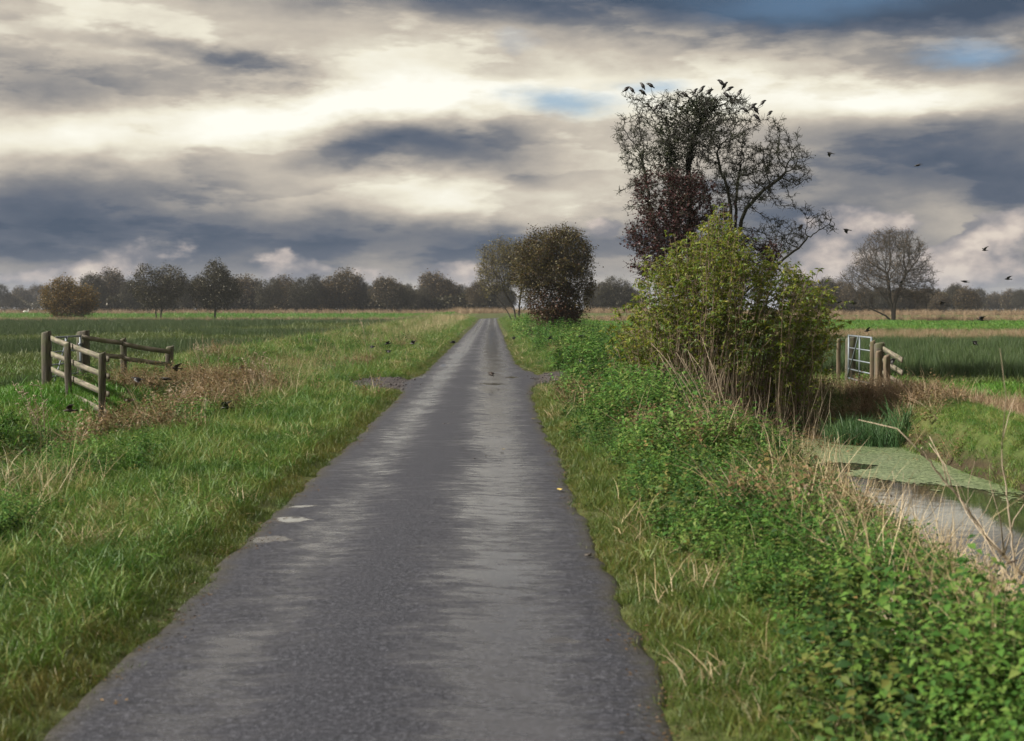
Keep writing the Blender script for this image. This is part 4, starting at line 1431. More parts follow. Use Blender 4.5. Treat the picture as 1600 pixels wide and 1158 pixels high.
def green_shrub():
    """the big many-stemmed shrub: upright stems, long drooping leaves"""
    rs = np.random.default_rng(17)
    Y = 27.0
    sc = Y / F
    b = np.array([4.4, Y, h1(4.4, Y)])
    # outline of the top, photo px -> py
    ox = np.array([935, 960, 985, 1005, 1030, 1050, 1075, 1100, 1125, 1150, 1165, 1185, 1210, 1235, 1260, 1285, 1305, 1330])
    oy = np.array([515, 476, 455, 412, 385, 368, 372, 348, 318, 342, 370, 388, 392, 404, 414, 424, 446, 498])
    n = 270
    sv, lpos, lax, ln, subp0, subp1 = [], [], [], [], [], []
    for i in range(n):
        px = rs.uniform(945, 1322)
        depth = rs.normal(0, 0.75)
        top_y = np.interp(px, ox, oy) + abs(rs.normal(0, 1)) ** 1.5 * 34 + rs.uniform(-6, 10) + (60 * rs.random() ** 2 if abs(depth) > .6 else 0)
        tip = at(px, top_y, Y + depth)
        bx = 4.25 + (px - 1130) * sc * rs.uniform(0.50, 0.80) + rs.normal(0, 0.12)
        foot = np.array([bx, Y + depth * 0.55, 0.0])
        foot[2] = h1(foot[0], foot[1]) - 0.03
        H = tip[2] - foot[2]
        if H < 0.5:
            continue
        k = 9
        u = np.linspace(0, 1, k)[:, None]
        bow = np.array([(tip[0] - foot[0]), (tip[1] - foot[1]), 0])
        pts = foot + np.concatenate([bow[None, :2] * (u ** 1.5), (tip[2] - foot[2]) * (1 - (1 - u) ** 1.15)], 1)
        pts[1:-1] += rs.normal(0, 0.025, (k - 2, 3))
        r = np.linspace(0.011, 0.003, k) * rs.uniform(0.7, 1.3)
        sv.append(tubes(pts[:-1], pts[1:], r[:-1], r[1:], 4))
        # side shoots with leaves on the upper part
        start = rs.uniform(0.18, 0.50)
        nsh = int(4 + H * 4.6)
        for j in range(nsh):
            u0 = start + (1 - start) * (j + rs.random()) / nsh
            q = u0 * (k - 1)
            a = int(min(q, k - 2))
            p = pts[a] + (pts[a + 1] - pts[a]) * (q - a)
            d = rand_dirs(1, rs, 0.0, 0.75)[0]
            L = rs.uniform(0.12, 0.46) * (1.15 - 0.7 * u0)
            e = p + d * L
            subp0.append(p); subp1.append(e)
            m = rs.integers(6, 13)
            for w in range(m):
                uu = 0.25 + 0.75 * (w + rs.random() * .6) / m
                ph = rand_dirs(1, rs, -0.75, 0.30)[0]
                lpos.append(p + (e - p) * uu)
                lax.append(d * 0.5 + ph + np.array([0, 0, -0.22]))
                ln.append(rs.uniform(0.035, 0.115))
    sub0, sub1 = np.array(subp0), np.array(subp1)
    c = np.full(len(sub0), 0.0032)
    sv.append(tubes(sub0, sub1, c * 1.3, c * .7, 3))
    root = thing('leafy_green_shrub', 'large leafy yellow green shrub with upright stems beside the ditch', 'shrub', tuple(b))
    V, Fc = join_vf(sv)
    part_stuff(link('stems', make_mesh('stems', V - b, Fc, M['elder_stem'], True), root))
    lpos, lax, ln = np.array(lpos), np.array(lax), np.array(ln)
    nor = rand_dirs(len(lpos), rs, 0.3, 1.0)
    lv, lf = leaf_cards(lpos, lax, nor, ln, ln * 0.33, 0.14, 0.28)
    part_stuff(link('leaves', make_mesh('leaves', lv - b, lf, M['elder']), root))
    # bare canes in the lower right of the shrub
    cv = []
    for i in range(260):
        px = rs.uniform(1000, 1312)
        foot = np.array([4.25 + (px - 1130) * sc * .85 + rs.normal(0, .1), Y + rs.normal(-.4, .45), 0])
        foot[2] = h1(foot[0], foot[1]) - .02
        H = rs.uniform(0.7, 1.6)
        lean = np.array([rs.normal(0.10, 0.22), rs.normal(-.05, 0.15), 1.0]) * H
        p = [foot + lean * u + rs.normal(0, .02, 3) * (u > 0) for u in (0, .35, .7, 1)]
        p = np.array(p)
        r = np.array([.006, .005, .004, .002]) * rs.uniform(.7, 1.3)
        cv.append(tubes(p[:-1], p[1:], r[:-1], r[1:], 3))
    V, Fc = join_vf(cv)
    part_stuff(link('canes', make_mesh('canes', V - b, Fc, M['dead_stem']), root))


def grown_tree(name, label, cat, px, Y, lobes, trunk, mats, leaf, n_twig, n_leaf, D, r0, rmax, seed, group=None, zoff=0.0,
               twig_len=(0.3, 0.9), trop=0.05, e=2.3, leaf_spread=0.1, foot_dx=0.0, thick=0.06, at_loc=None, tw_r=0.014):
    """a tree grown into lobes given in metres about its foot: (x, y, z), (rx, ry, rz), points"""
    rs = np.random.default_rng(seed)
    A = np.concatenate([ellipsoid_pts(n, c, r, rs, sh) for (c, r, n, sh) in lobes])
    nodes, par = [], []
    for st in trunk:
        prev = -1
        st = np.array(st, float)
        for i in range(len(st) - 1):
            m = max(1, int(np.linalg.norm(st[i + 1] - st[i]) / D))
            for j in range(m):
                nodes.append(st[i] + (st[i + 1] - st[i]) * j / m + rs.normal(0, D * .06, 3)); par.append(prev); prev = len(nodes) - 1
    nodes, par = colonize(A, nodes, par, D, D * 9, D * 1.25, 90, (0, 0, trop), rs, 0.14)
    r = np.minimum(radii(par, r0, e), rmax)
    r = r * (1 + 0.5 * np.exp(-np.maximum(nodes[:, 2], 0) / 0.5) * (r > thick))
    if at_loc is None:
        x = (px - 768) / F * Y
        loc = (x, Y, h1(x, Y) + zoff)
    else:
        loc = at_loc
    root = thing(name, label, cat, loc, group)
    v1, f1, v2, f2 = branch_mesh('x', nodes, par, r, None, thick)
    link_stems(root, nodes, par, r, mats[0], thick, np.zeros(3))
    t0, t1, t2 = twigs(nodes, par, r, n_twig, twig_len, rs, r0 * 2.2, 0.25, 0.6)
    c = np.full(len(t0), r0 * 0.7)
    V, Fc = join_vf([(v2, f2), tubes(t0, t1, c, c * .8, 3), tubes(t1, t2, c * .8, c * .5, 3)])
    br = part_stuff(link('branches', make_mesh('branches', V, Fc, mats[0]), root))
    if n_leaf:
        i = rs.integers(0, len(t0), n_leaf)
        u = rs.random(n_leaf)[:, None]
        lp = t1[i] + (t2[i] - t1[i]) * u + rs.normal(0, leaf_spread, (n_leaf, 3))
        lv, lf = rand_leaves(lp, leaf, rs, 0.7)
        part_stuff(link('crown', make_mesh('crown', lv, lf, mats[1]), root))
    return root


def middle_trees():
    # dense rounded tree by the lane, ivy and russet leaves
    root = grown_tree('round_russet_tree', 'dense rounded dark russet tree standing right beside the lane', 'tree', 866, 86.0,
        [((0, 0, 5.0), (2.75, 2.4, 2.5), 900, .2), ((-.9, 0, 4.2), (1.9, 1.8, 2.6), 300, .2), ((0.9, 0, 3.6), (1.9, 1.8, 2.6), 300, .2), ((0.2, 0, 1.6), (1.5, 1.4, 1.4), 160, 0), ((.9, 0, 6.3), (1.0, 1.2, 1.2), 120, 0)],
        [[(0, 0, -.2), (0.1, 0, 1.5), (-.2, 0, 3)], [(.4, 0, -.2), (.6, 0, 1.6), (.9, 0, 3.2)], [(-.3, .2, -.2), (-.6, .1, 1.6), (-1.0, 0, 3)]],
        (M['far_bark'], M['russet']), 0.12, 7000, 30000, 0.30, 0.010, 0.14, 31, twig_len=(.3, .8), leaf_spread=.13)
    rs = np.random.default_rng(5)
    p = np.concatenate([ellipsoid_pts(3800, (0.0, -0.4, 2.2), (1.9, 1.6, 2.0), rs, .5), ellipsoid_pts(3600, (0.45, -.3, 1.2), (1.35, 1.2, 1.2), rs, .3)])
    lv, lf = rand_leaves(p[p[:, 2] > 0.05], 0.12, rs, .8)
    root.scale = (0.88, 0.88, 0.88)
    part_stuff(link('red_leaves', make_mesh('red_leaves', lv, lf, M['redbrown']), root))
    # pale willow behind it
    grown_tree('willow_tree', 'pale yellowish half bare willow left of the rounded russet tree', 'tree', 800, 172.0,
        [((-1.0, 0, 6.8), (3.2, 2.6, 3.2), 700, .3), ((1.6, 0, 6.5), (3.0, 2.6, 3.3), 500, .3), ((-2.4, 0, 5.0), (1.6, 1.6, 1.8), 180, .2)],
        [[(.6, 0, -.3), (.2, 0, 1.8), (-1.2, 0, 4.2)], [(.8, 0, -.3), (.9, 0, 2), (1.2, 0, 4.5)], [(.4, 0, -.3), (-.8, 0, 1.7), (-2.3, 0, 3.6)]],
        (M['oak_bark'], M['willow']), 0.14, 6000, 14000, 0.36, 0.014, 0.17, 33, twig_len=(.5, 1.3), leaf_spread=.16)
    # wide bare tree in the right field
    root = grown_tree('spreading_bare_tree', 'wide spreading bare tree with fan of limbs alone in right field', 'tree', 1395, 225.0,
        [((0, 0, 9.2), (6.2, 5.0, 5.6), 1500, .45), ((3.6, 0, 6.8), (3.6, 3.2, 3.8), 420, .4), ((-3.9, 0, 6.6), (3.6, 3.2, 3.4), 420, .4), ((-6.8, 0, 7.0), (1.5, 1.6, 1.6), 110, .2),
         ((0.4, 0, 12.8), (3.2, 3, 1.8), 260, .3), ((4.8, 0, 4.0), (2.2, 2, 1.6), 110, .2), ((-4.5, 0, 3.0), (2.4, 2, 1.2), 100, .2)],
        [[(0.3, 0, -.4), (.2, 0, 1.5), (-.2, 0, 3.2), (-.5, 0, 5.5), (-.8, 0, 8)], [(0.3, 0, -.4), (.35, 0, 1.5), (.5, 0, 3.0), (1.4, 0, 5.6), (2.4, 0, 8.0)],
         [(0.3, 0, -.4), (.1, 0, 1.6), (-.8, 0, 3.4), (-2.4, 0, 5.2)], [(0.3, 0, -.3), (-1.0, 0, .9), (-3.0, 0, 1.9), (-5.2, 0, 2.7)]],
        (M['oak_bark'], M['oak_twig']), 0.15, 8500, 5500, 0.40, 0.024, 0.42, 37, twig_len=(.5, 1.2), leaf_spread=.12, trop=0.03, thick=.07)


def left_field_trees():
    grown_tree('amber_bush', 'low wide amber leaved tree, leftmost in the left field', 'tree', 112, 205.0,
        [((-1.4, 0, 3.4), (2.6, 2.2, 2.3), 420, .2), ((1.6, 0, 3.0), (2.6, 2.2, 2.2), 380, .2), ((-.6, 0, 5.0), (1.9, 1.6, 1.5), 200, .2), ((0, 0, 1.6), (3.2, 2.2, 1.2), 160, 0)],
        [[(.2, 0, -.3), (-.4, 0, 1.4), (-1.0, 0, 2.8)], [(.4, 0, -.3), (.9, 0, 1.4), (1.6, 0, 2.6)], [(.3, 0, -.3), (.2, 0, 1.6), (-.2, 0, 3.2)]],
        (M['far_bark'], M['amber']), 0.18, 4200, 15000, 0.36, 0.013, 0.16, 41, twig_len=(.4, 1.0), leaf_spread=.2)
    grown_tree('dark_field_tree', 'dark half bare tree with two stems standing beside the thorn tree', 'tree', 250, 235.0,
        [((-2.0, 0, 5.6), (2.6, 2.4, 3.2), 480, .2), ((1.8, 0, 5.9), (2.9, 2.4, 3.0), 520, .2), ((0, 0, 3.0), (3.2, 2.4, 1.6), 180, .1)],
        [[(-.3, 0, -.3), (-.5, 0, 2.0), (-1.5, 0, 4.6)], [(.3, 0, -.3), (.5, 0, 2.2), (1.4, 0, 4.8)]],
        (M['far_bark'], M['far_leaf']), 0.24, 3800, 6500, 0.40, 0.015, 0.2, 43, twig_len=(.5, 1.2), leaf_spread=.2)
    grown_tree('dark_thorn_tree', 'dark pointed thorn tree with thick single trunk in left field', 'tree', 337, 235.0,
        [((0.2, 0, 6.6), (2.2, 2.0, 3.0), 480, .2), ((-1.8, 0, 5.0), (2.4, 2.0, 2.2), 300, .2), ((2.1, 0, 5.0), (2.4, 2.0, 2.3), 320, .2), ((0, 0, 3.0), (3.0, 2.2, 1.4), 160, .1)],
        [[(0, 0, -.3), (.15, 0, 1.8), (0, 0, 3.6), (.2, 0, 6)]],
        (M['far_bark'], M['far_leaf']), 0.24, 3800, 7500, 0.40, 0.015, 0.3, 47, twig_len=(.5, 1.2), leaf_spread=.2)


def far_wood():
    """the long wood along the horizon: trees of five kinds, copied with their parts"""
    protos = []
    kinds = [
        ([((0, 0, 6.0), (3.2, 3, 4.2), 420, .2), ((1.2, 0, 8.3), (2.0, 2, 2.2), 160, .2)], [[(0, 0, -.4), (.1, 0, 2), (0, 0, 4.5)]], 'far_leaf', 5200),
        ([((-1.2, 0, 5.6), (2.8, 2.6, 3.8), 300, .2), ((1.6, 0, 6.4), (2.8, 2.6, 4.0), 320, .2)], [[(0, 0, -.4), (-.3, 0, 2), (-1, 0, 4.2)], [(.2, 0, -.4), (.6, 0, 2.2), (1.4, 0, 4.6)]], 'far_leaf', 5200),
        ([((0, 0, 5.2), (3.8, 3, 3.4), 420, .2), ((-1, 0, 7.6), (2.2, 2, 1.8), 140, .2)], [[(0, 0, -.4), (0, 0, 1.8), (.3, 0, 3.8)]], 'far_leaf_warm', 5600),
        ([((0, 0, 6.2), (2.6, 2.4, 4.6), 360, .3), ((.6, 0, 9.6), (1.6, 1.6, 2.0), 120, .2)], [[(0, 0, -.4), (0, 0, 2.4), (.1, 0, 6)]], 'far_leaf', 2000),
        ([((0, 0, 4.2), (3.4, 3, 3.2), 360, .1), ((1.5, 0, 3.2), (2.8, 2.4, 2.4), 160, 0)], [[(0, 0, -.4), (0, 0, 1.4), (.2, 0, 3)]], 'far_leaf_warm', 6000),
    ]
    sets = {
        'left': ('dark tree in the long far wood left of the lane', 'trees of the far wood left of the lane'),
        'mid': ('dark tree in the low far wood between the russet tree and the green shrub', 'trees of the far wood in the middle'),
        'right': ('dark tree in the far wood behind the spreading bare tree', 'trees of the far wood on the right'),
        'haze': ('small bluish tree on the hazy skyline at far right', 'trees on the hazy skyline at far right'),
        'haze_left': ('small bluish tree on the hazy skyline at far left', 'trees on the hazy skyline at far left'),
    }
    rs = np.random.default_rng(12)
    for i, (lobes, trunk, lm, nl) in enumerate(kinds):
        protos.append(grown_tree('wood_tree', 'x', 'tree', 0, 0, lobes, trunk, (M['far_bark'], M[lm]), 0.29, 4200, int(nl * 0.75), 0.5, 0.020, 0.2, 61 + i, twig_len=(.5, 1.4), leaf_spread=.3, at_loc=(0, 400, 0)))
    # photo column, row of the crown top, distance
    spots = []
    tops = [(150, 436), (178, 428), (205, 440), (225, 436), (262, 430), (290, 428), (318, 432), (350, 430), (382, 428), (402, 440), (420, 434), (445, 434), (470, 440), (492, 433), (516, 440), (540, 428),
            (562, 432), (590, 440), (606, 434), (630, 446), (655, 446), (680, 432), (702, 442), (724, 446), (745, 444), (770, 446), (790, 444)]
    for px, py in tops:
        spots.append((px, py, 385 + rs.uniform(-14, 14), 'left'))
    for px in range(148, 800, 21):
        spots.append((px + rs.uniform(-6, 6), 443 + rs.uniform(-8, 10), 405 + rs.uniform(-8, 8), 'left'))
    for px, py in [(925, 440), (948, 446), (965, 438), (982, 446)]:
        spots.append((px, py, 385 + rs.uniform(-10, 10), 'mid'))
    for px in range(925, 1000, 20):
        spots.append((px + rs.uniform(-6, 6), 452 + rs.uniform(-4, 4), 405, 'mid'))
    for px, py in [(1255, 440), (1290, 438), (1312, 436), (1330, 446), (1352, 452), (1380, 452), (1408, 450), (1432, 452), (1455, 452), (1470, 458), (1492, 446), (1512, 448)]:
        spots.append((px, py, 395 + rs.uniform(-14, 14), 'right'))
    for px in range(1250, 1475, 22):
        spots.append((px + rs.uniform(-6, 6), 456 + rs.uniform(-4, 4), 415, 'right'))
    for px in range(1478, 1640, 13):
        spots.append((px, 457 + rs.uniform(-5, 7), 640 + rs.uniform(-60, 60), 'haze'))
    for px in range(-30, 150, 13):
        spots.append((px, 452 + rs.uniform(-6, 8), 620 + rs.uniform(-60, 60), 'haze_left'))
    tall = [10.3, 10.2, 9.4, 11.4, 7.4]
    used = set()
    for k, (px, py, Y, g) in enumerate(spots):
        i = int(rs.integers(0, 5)) if py < 446 or rs.random() < .5 else int(rs.choice([2, 4, 1]))
        x = (px - 768) / F * Y
        z = h1(x, Y)
        H = 1.8 - (py - 483) / F * Y - z
        o = protos[i] if i not in used else copy_tree(protos[i])
        used.add(i)
        s = H / tall[i] * rs.uniform(0.9, 1.12)
        wd = s * rs.uniform(0.9, 1.25) if s > .7 else s * 1.3
        o.location = (x, Y, z)
        o.scale = (wd, wd, s)
        o.rotation_euler = (0, 0, rs.uniform(0, 6.283))
        tag(o, sets[g][0], 'tree', sets[g][1])
    # undergrowth closing the foot of the wood
    P = []
    for (a, b, Y, hh, n) in [(140, 800, 394, 7.4, 30000), (915, 1010, 394, 6.4, 5000), (1240, 1480, 404, 6.2, 10000), (1470, 1660, 640, 6.0, 6500), (-50, 155, 620, 6.0, 6500)]:
        px = rs.uniform(a, b, n)
        y = Y + rs.uniform(-4, 10, n)
        x = (px - 768) / F * y
        top = hh * (0.55 + 0.7 * vnoise(x, 0 * x, 0.12, 91))
        z = top * rs.random(n) ** 0.8 - 0.2
        P.append(np.stack([x, y, z + height(x, y)], 1))
    lv, lf = rand_leaves(np.concatenate(P), 0.85, rs, .8)
    tag(link('undergrowth', make_mesh('undergrowth', lv, lf, M['far_leaf'])), 'dense dark undergrowth along the foot of the far wood', 'undergrowth', None, 'stuff')


hero_nodes, hero_r = hero_tree()
purple_shrub()
green_shrub()
middle_trees()
left_field_trees()
far_wood()

# ------------------------------------------------------------------ fences and gates
def post_mesh(w, d, h, seed, mat, slope=0.02):
    """squared post, softened corners, weathered uneven top; foot at z = -0.35"""
    rs = np.random.default_rng(seed)
    mb = MB()
    zs = [-0.35, 0.0, h * 0.35, h * 0.7, h - 0.03, h]
    sq = np.array([(-1, -.8), (-.8, -1), (.8, -1), (1, -.8), (1, .8), (.8, 1), (-.8, 1), (-1, .8)]) * 0.5
    rows = []
    for i, z in enumerate(zs):
        s = 1.0 if i < 5 else 0.88
        p = sq * np.array([w, d]) * s + rs.normal(0, 0.004, (8, 2))
        zz = np.full(8, z) + (sq[:, 0] * slope * 2 + rs.normal(0, 0.004, 8) if i >= 4 else 0)
        rows.append(np.concatenate([p, zz[:, None]], 1))
    f = [(i * 8 + j, i * 8 + (j + 1) % 8, (i + 1) * 8 + (j + 1) % 8, (i + 1) * 8 + j) for i in range(5) for j in range(8)]
    f.append(tuple(40 + j for j in range(8)))
    mb.add(np.concatenate(rows), f)
    return mb.mesh('post', mat)


def rail_obj(parent, a, b, hgt, thick, seed, origin, mat):
    """sawn rail from a to b (world), sagging a little"""
    rs = np.random.default_rng(seed)
    a, b = Vector(a), Vector(b)
    L = (b - a).length
    k = 7
    mb = MB()
    rows = []
    for i in range(k):
        u = i / (k - 1)
        w = rs.normal(0, 0.004, 2)
        hh = hgt * (1 + rs.normal(0, .03))
        c = [(0, -thick / 2, -hh / 2), (0, thick / 2, -hh / 2), (0, thick / 2, hh / 2), (0, -thick / 2, hh / 2)]
        rows += [(u * L + x, y + w[0], z + w[1] - 0.012 * 4 * u * (1 - u)) for x, y, z in c]
    f = [(i * 4 + j, i * 4 + (j + 1) % 4, (i + 1) * 4 + (j + 1) % 4, (i + 1) * 4 + j) for i in range(k - 1) for j in range(4)]
    f += [(3, 2, 1, 0), tuple((k - 1) * 4 + j for j in range(4))]
    mb.add(np.array(rows), f)
    o = link('rail', mb.mesh('rail', mat), parent)
    d = (b - a).normalized()
    yaxis = Vector((0, 0, 1)).cross(d).normalized()
    z = d.cross(yaxis)
    m = Matrix((d, yaxis, z)).transposed().to_4x4()
    m.translation = a - Vector(origin)
    o.matrix_local = m
    return o


def fence(label, posts, rails, mat_p, mat_r, seed):
    """posts: (x, y, top z, width, lean, material?); rails: list of (post i, z) to (post j, z)"""
    x0, y0 = posts[0][0], posts[0][1]
    org = (x0, y0, h1(x0, y0))
    root = thing('wooden_fence', label, 'fence', org)
    for i, p in enumerate(posts):
        z = h1(p[0], p[1])
        o = link('post', post_mesh(p[3], p[3] * 0.9, p[2] - z, seed + i, p[5] if len(p) > 5 else mat_p), root)
        o.location = (p[0] - org[0], p[1] - org[1], z - org[2])
        o.rotation_euler = (R(p[4] * 0.4), R(p[4]), R(8 * (i - 1)))
    for k, (a, b) in enumerate(rails):
        rail_obj(root, a, b, 0.105, 0.035, seed + 40 + k, org, mat_r)
    return root


def bar(p, q, r, k=10):
    mb = MB()
    mb.loft([p, q], [r, r], k)
    return mb


def metal_gate(label, a, b, height_, foot, bars):
    """galvanised field gate: frame, bars, a middle stile and a brace"""
    a, b = np.array(a, float), np.array(b, float)
    root = thing('metal_gate', label, 'gate', (a[0], a[1], h1(a[0], a[1])))
    org = np.array(root.location)
    up = np.array([0, 0, 1.0])
    A, B = a - org, b - org
    A[2] = B[2] = foot - org[2]
    for nm, u in (('stile', 0.0), ('stile', 0.5), ('stile', 1.0)):
        p = A + (B - A) * u
        link(nm, bar(p, p + up * height_, 0.025 if u != .5 else .021).mesh(nm, M['galv'], True), root)
    for z in bars:
        link('bar', bar(A + up * z, B + up * z, 0.022 if z in (bars[0], bars[-1]) else 0.017).mesh('bar', M['galv'], True), root)
    d = (B - A) / np.linalg.norm(B - A)
    nrm = np.cross(d, up) * 0.034
    link('brace', bar(A + up * bars[0] + nrm, A + (B - A) * .5 + up * bars[-1] + nrm, 0.015).mesh('brace', M['galv'], True), root)
    lm = MB()
    lm.box(B + up * (height_ * .82), (0.05, 0.16, 0.05))
    link('latch', lm.mesh('latch', M['galv']), root)


def build_fences():
    # left field entrance
    Af, Cf = (-9.38, 30.1), (-7.22, 26.4)
    mid = (-8.42, 28.4)
    pa, pm, pc = (Af[0], Af[1], 1.32, .17, 0, M['post']), (mid[0], mid[1], 1.13, .11, -1), (Cf[0], Cf[1], 1.0, .12, 1)
    rails = []
    for i in range(4):
        za, zc = 1.20 - i * 0.325, 0.88 - i * 0.328
        e = np.array([Cf[0] - Af[0], Cf[1] - Af[1]])
        e = e / np.linalg.norm(e)
        n = np.array([e[1], -e[0]]) * -0.075
        rails.append(((Af[0] - e[0] * .08 + n[0], Af[1] - e[1] * .08 + n[1], za), (Cf[0] + e[0] * (.22 - .1 * (i == 3)) + n[0], Cf[1] + e[1] * .2 + n[1], zc)))
    fence('four rail wooden fence slanting down left of the lane in front of metal gate', [pa, pm, pc], rails, M['post'], M['rail'], 300)
    Bf, Df, Ef = (-9.32, 32.6), (-8.5, 33.0), (-7.62, 33.6)
    rails = [((-9.3, 32.45, 1.17), (-8.5, 32.88, 1.02), ), ((-8.52, 32.90, 1.0), (-7.55, 33.45, .80)), ((-9.3, 32.45, .82), (-8.5, 32.88, .70)), ((-8.52, 32.90, .68), (-7.55, 33.45, .50))]
    fence('two rail wooden fence right of metal gate ending in leaning post', [(*Bf, 1.30, .24, 0), (*Df, 1.12, .13, -1), (*Ef, .93, .18, 4)], rails, M['post'], M['rail'], 330)
    metal_gate('galvanised metal gate between the wooden fences in left field entrance', (-9.36, 30.32, 0), (-9.33, 32.42, 0), 1.15, 0.06, (.06, .30, .55, .82, 1.13))
    # right field entrance
    metal_gate('galvanised metal gate beside the green shrub in right field entrance', (8.80, 34.9, 0), (8.62, 32.15, 0), 1.12, 0.05, (.05, .28, .52, .80, 1.10))
    for (x, y, top, w, lab, mt) in [(8.93, 35.25, 1.10, .22, 'broad grey post on which the right field gate hangs', M['post']), (8.72, 35.6, 1.06, .09, 'thin brown post just left of the right field gate', M['post_warm'])]:
        z = h1(x, y)
        o = link('gate_post', post_mesh(w, w * .9, top - z, int(x * 100), mt), None, (x, y, z))
        tag(o, lab, 'post')
    ps = [(8.58, 31.9, 1.09, .11, 0, M['post_warm']), (8.56, 31.25, 1.06, .20, 0, M['post']), (8.35, 30.6, .90, .11, 1, M['post_warm']), (8.25, 29.5, .84, .11, -1, M['post_warm'])]
    rails = []
    for i in range(4):
        z0, z1 = 1.0 - i * .27, .76 - i * .255
        rails.append(((8.70, 31.9, z0), (8.40, 28.95, z1)))
    fence('short brown wooden fence running from the right field gate to the ditch', ps, rails, M['post_warm'], M['rail'], 360)


# ------------------------------------------------------------------ birds
def bird_mesh(kind, mat):
    mb = MB()
    if kind == 'perched':
        c, s = math.cos(R(48)), math.sin(R(48))
        prof = [(.118, .002), (.100, .007), (.087, .020), (.066, .026), (.045, .028), (.012, .042), (-.03, .043), (-.06, .030), (-.08, .016), (-.122, .011)]
        pts = []
        for x, r in prof:
            if x > .05:                       # the head looks forward again
                hx = x - .05
                pts.append((.05 * c + hx * .95, 0, .05 * s + hx * .28))
            else:
                pts.append((x * c, 0, x * s))
        mb.loft(np.array(pts) + (0, 0, .085), [r for _, r in prof], 9, 0.95)
        for sd_ in (-1, 1):                    # folded wings and legs
            w = np.array([(.03 * c, sd_ * .026, .03 * s + .01), (-.03 * c, sd_ * .034, -.03 * s), (-.09 * c, sd_ * .016, -.09 * s + .004), (-.128 * c, sd_ * .006, -.128 * s + .006)]) + (0, 0, .085)
            mb.loft(w, [.014, .020, .011, .003], 6, 0.8)
            mb.loft([(-.012, sd_ * .012, .07), (-.008, sd_ * .014, .03), (0, sd_ * .014, -.004)], [.006, .0028, .0026], 5)
    else:
        flap, sweep, span = {'up': (46, .03, .185), 'down': (-34, .045, .175), 'glide': (8, .055, .20), 'half': (22, .07, .15), 'fold': (-62, .09, .15)}[kind]
        prof = [(.118, .002), (.098, .006), (.084, .015), (.064, .019), (.04, .023), (.005, .030), (-.035, .027), (-.065, .016), (-.09, .010)]
        mb.loft([(x, 0, -.004 * (x > .07)) for x, _ in prof], [r for _, r in prof], 9, 0.9)
        tail = [(-.07, .012, .006), (-.07, -.012, .006), (-.145, -.030, 0), (-.150, 0, 0), (-.145, .030, 0)]
        tv = np.array([(x, y, z + .003) for x, y, z in tail] + [(x, y, z - .003) for x, y, z in tail])
        mb.add(tv, [(0, 1, 2, 3, 4), (9, 8, 7, 6, 5), (0, 4, 9, 5), (4, 3, 8, 9), (3, 2, 7, 8), (2, 1, 6, 7), (1, 0, 5, 6)])
        fa = R(flap)
        for sd_ in (-1, 1):
            # leading edge x, trailing edge x at stations along the wing
            st = [(0.012, .045, -.045), (.05, .058, -.050), (.095, .052 - sweep * .25, -.045 - sweep * .2), (.14, .022 - sweep * .5, -.050 - sweep * .5), (span, -.030 - sweep * .8, -.040 - sweep * .8)]
            rows = []
            for q, (yy, xl, xt) in enumerate(st):
                ang = fa * (1.0 if yy < .1 else 0.72)
                inner = min(yy, .095)
                y_ = inner * math.cos(fa) + max(0, yy - .095) * math.cos(fa * .45)
                z_ = inner * math.sin(fa) + max(0, yy - .095) * math.sin(fa * .45) + .012
                th = .005 * (1 - q / 5)
                rows += [(xl, sd_ * y_, z_), ((xl + xt) / 2, sd_ * y_, z_ + th), (xt, sd_ * y_, z_ - .002), ((xl + xt) / 2, sd_ * y_, z_ - th)]
            n = len(st)
            f = [(i * 4 + j, i * 4 + (j + 1) % 4, (i + 1) * 4 + (j + 1) % 4, (i + 1) * 4 + j) for i in range(n - 1) for j in range(4)]
            f += [(0, 1, 2, 3), tuple((n - 1) * 4 + j for j in (3, 2, 1, 0))]
            mb.add(np.array(rows), f)
    return mb.mesh('bird', mat, True)


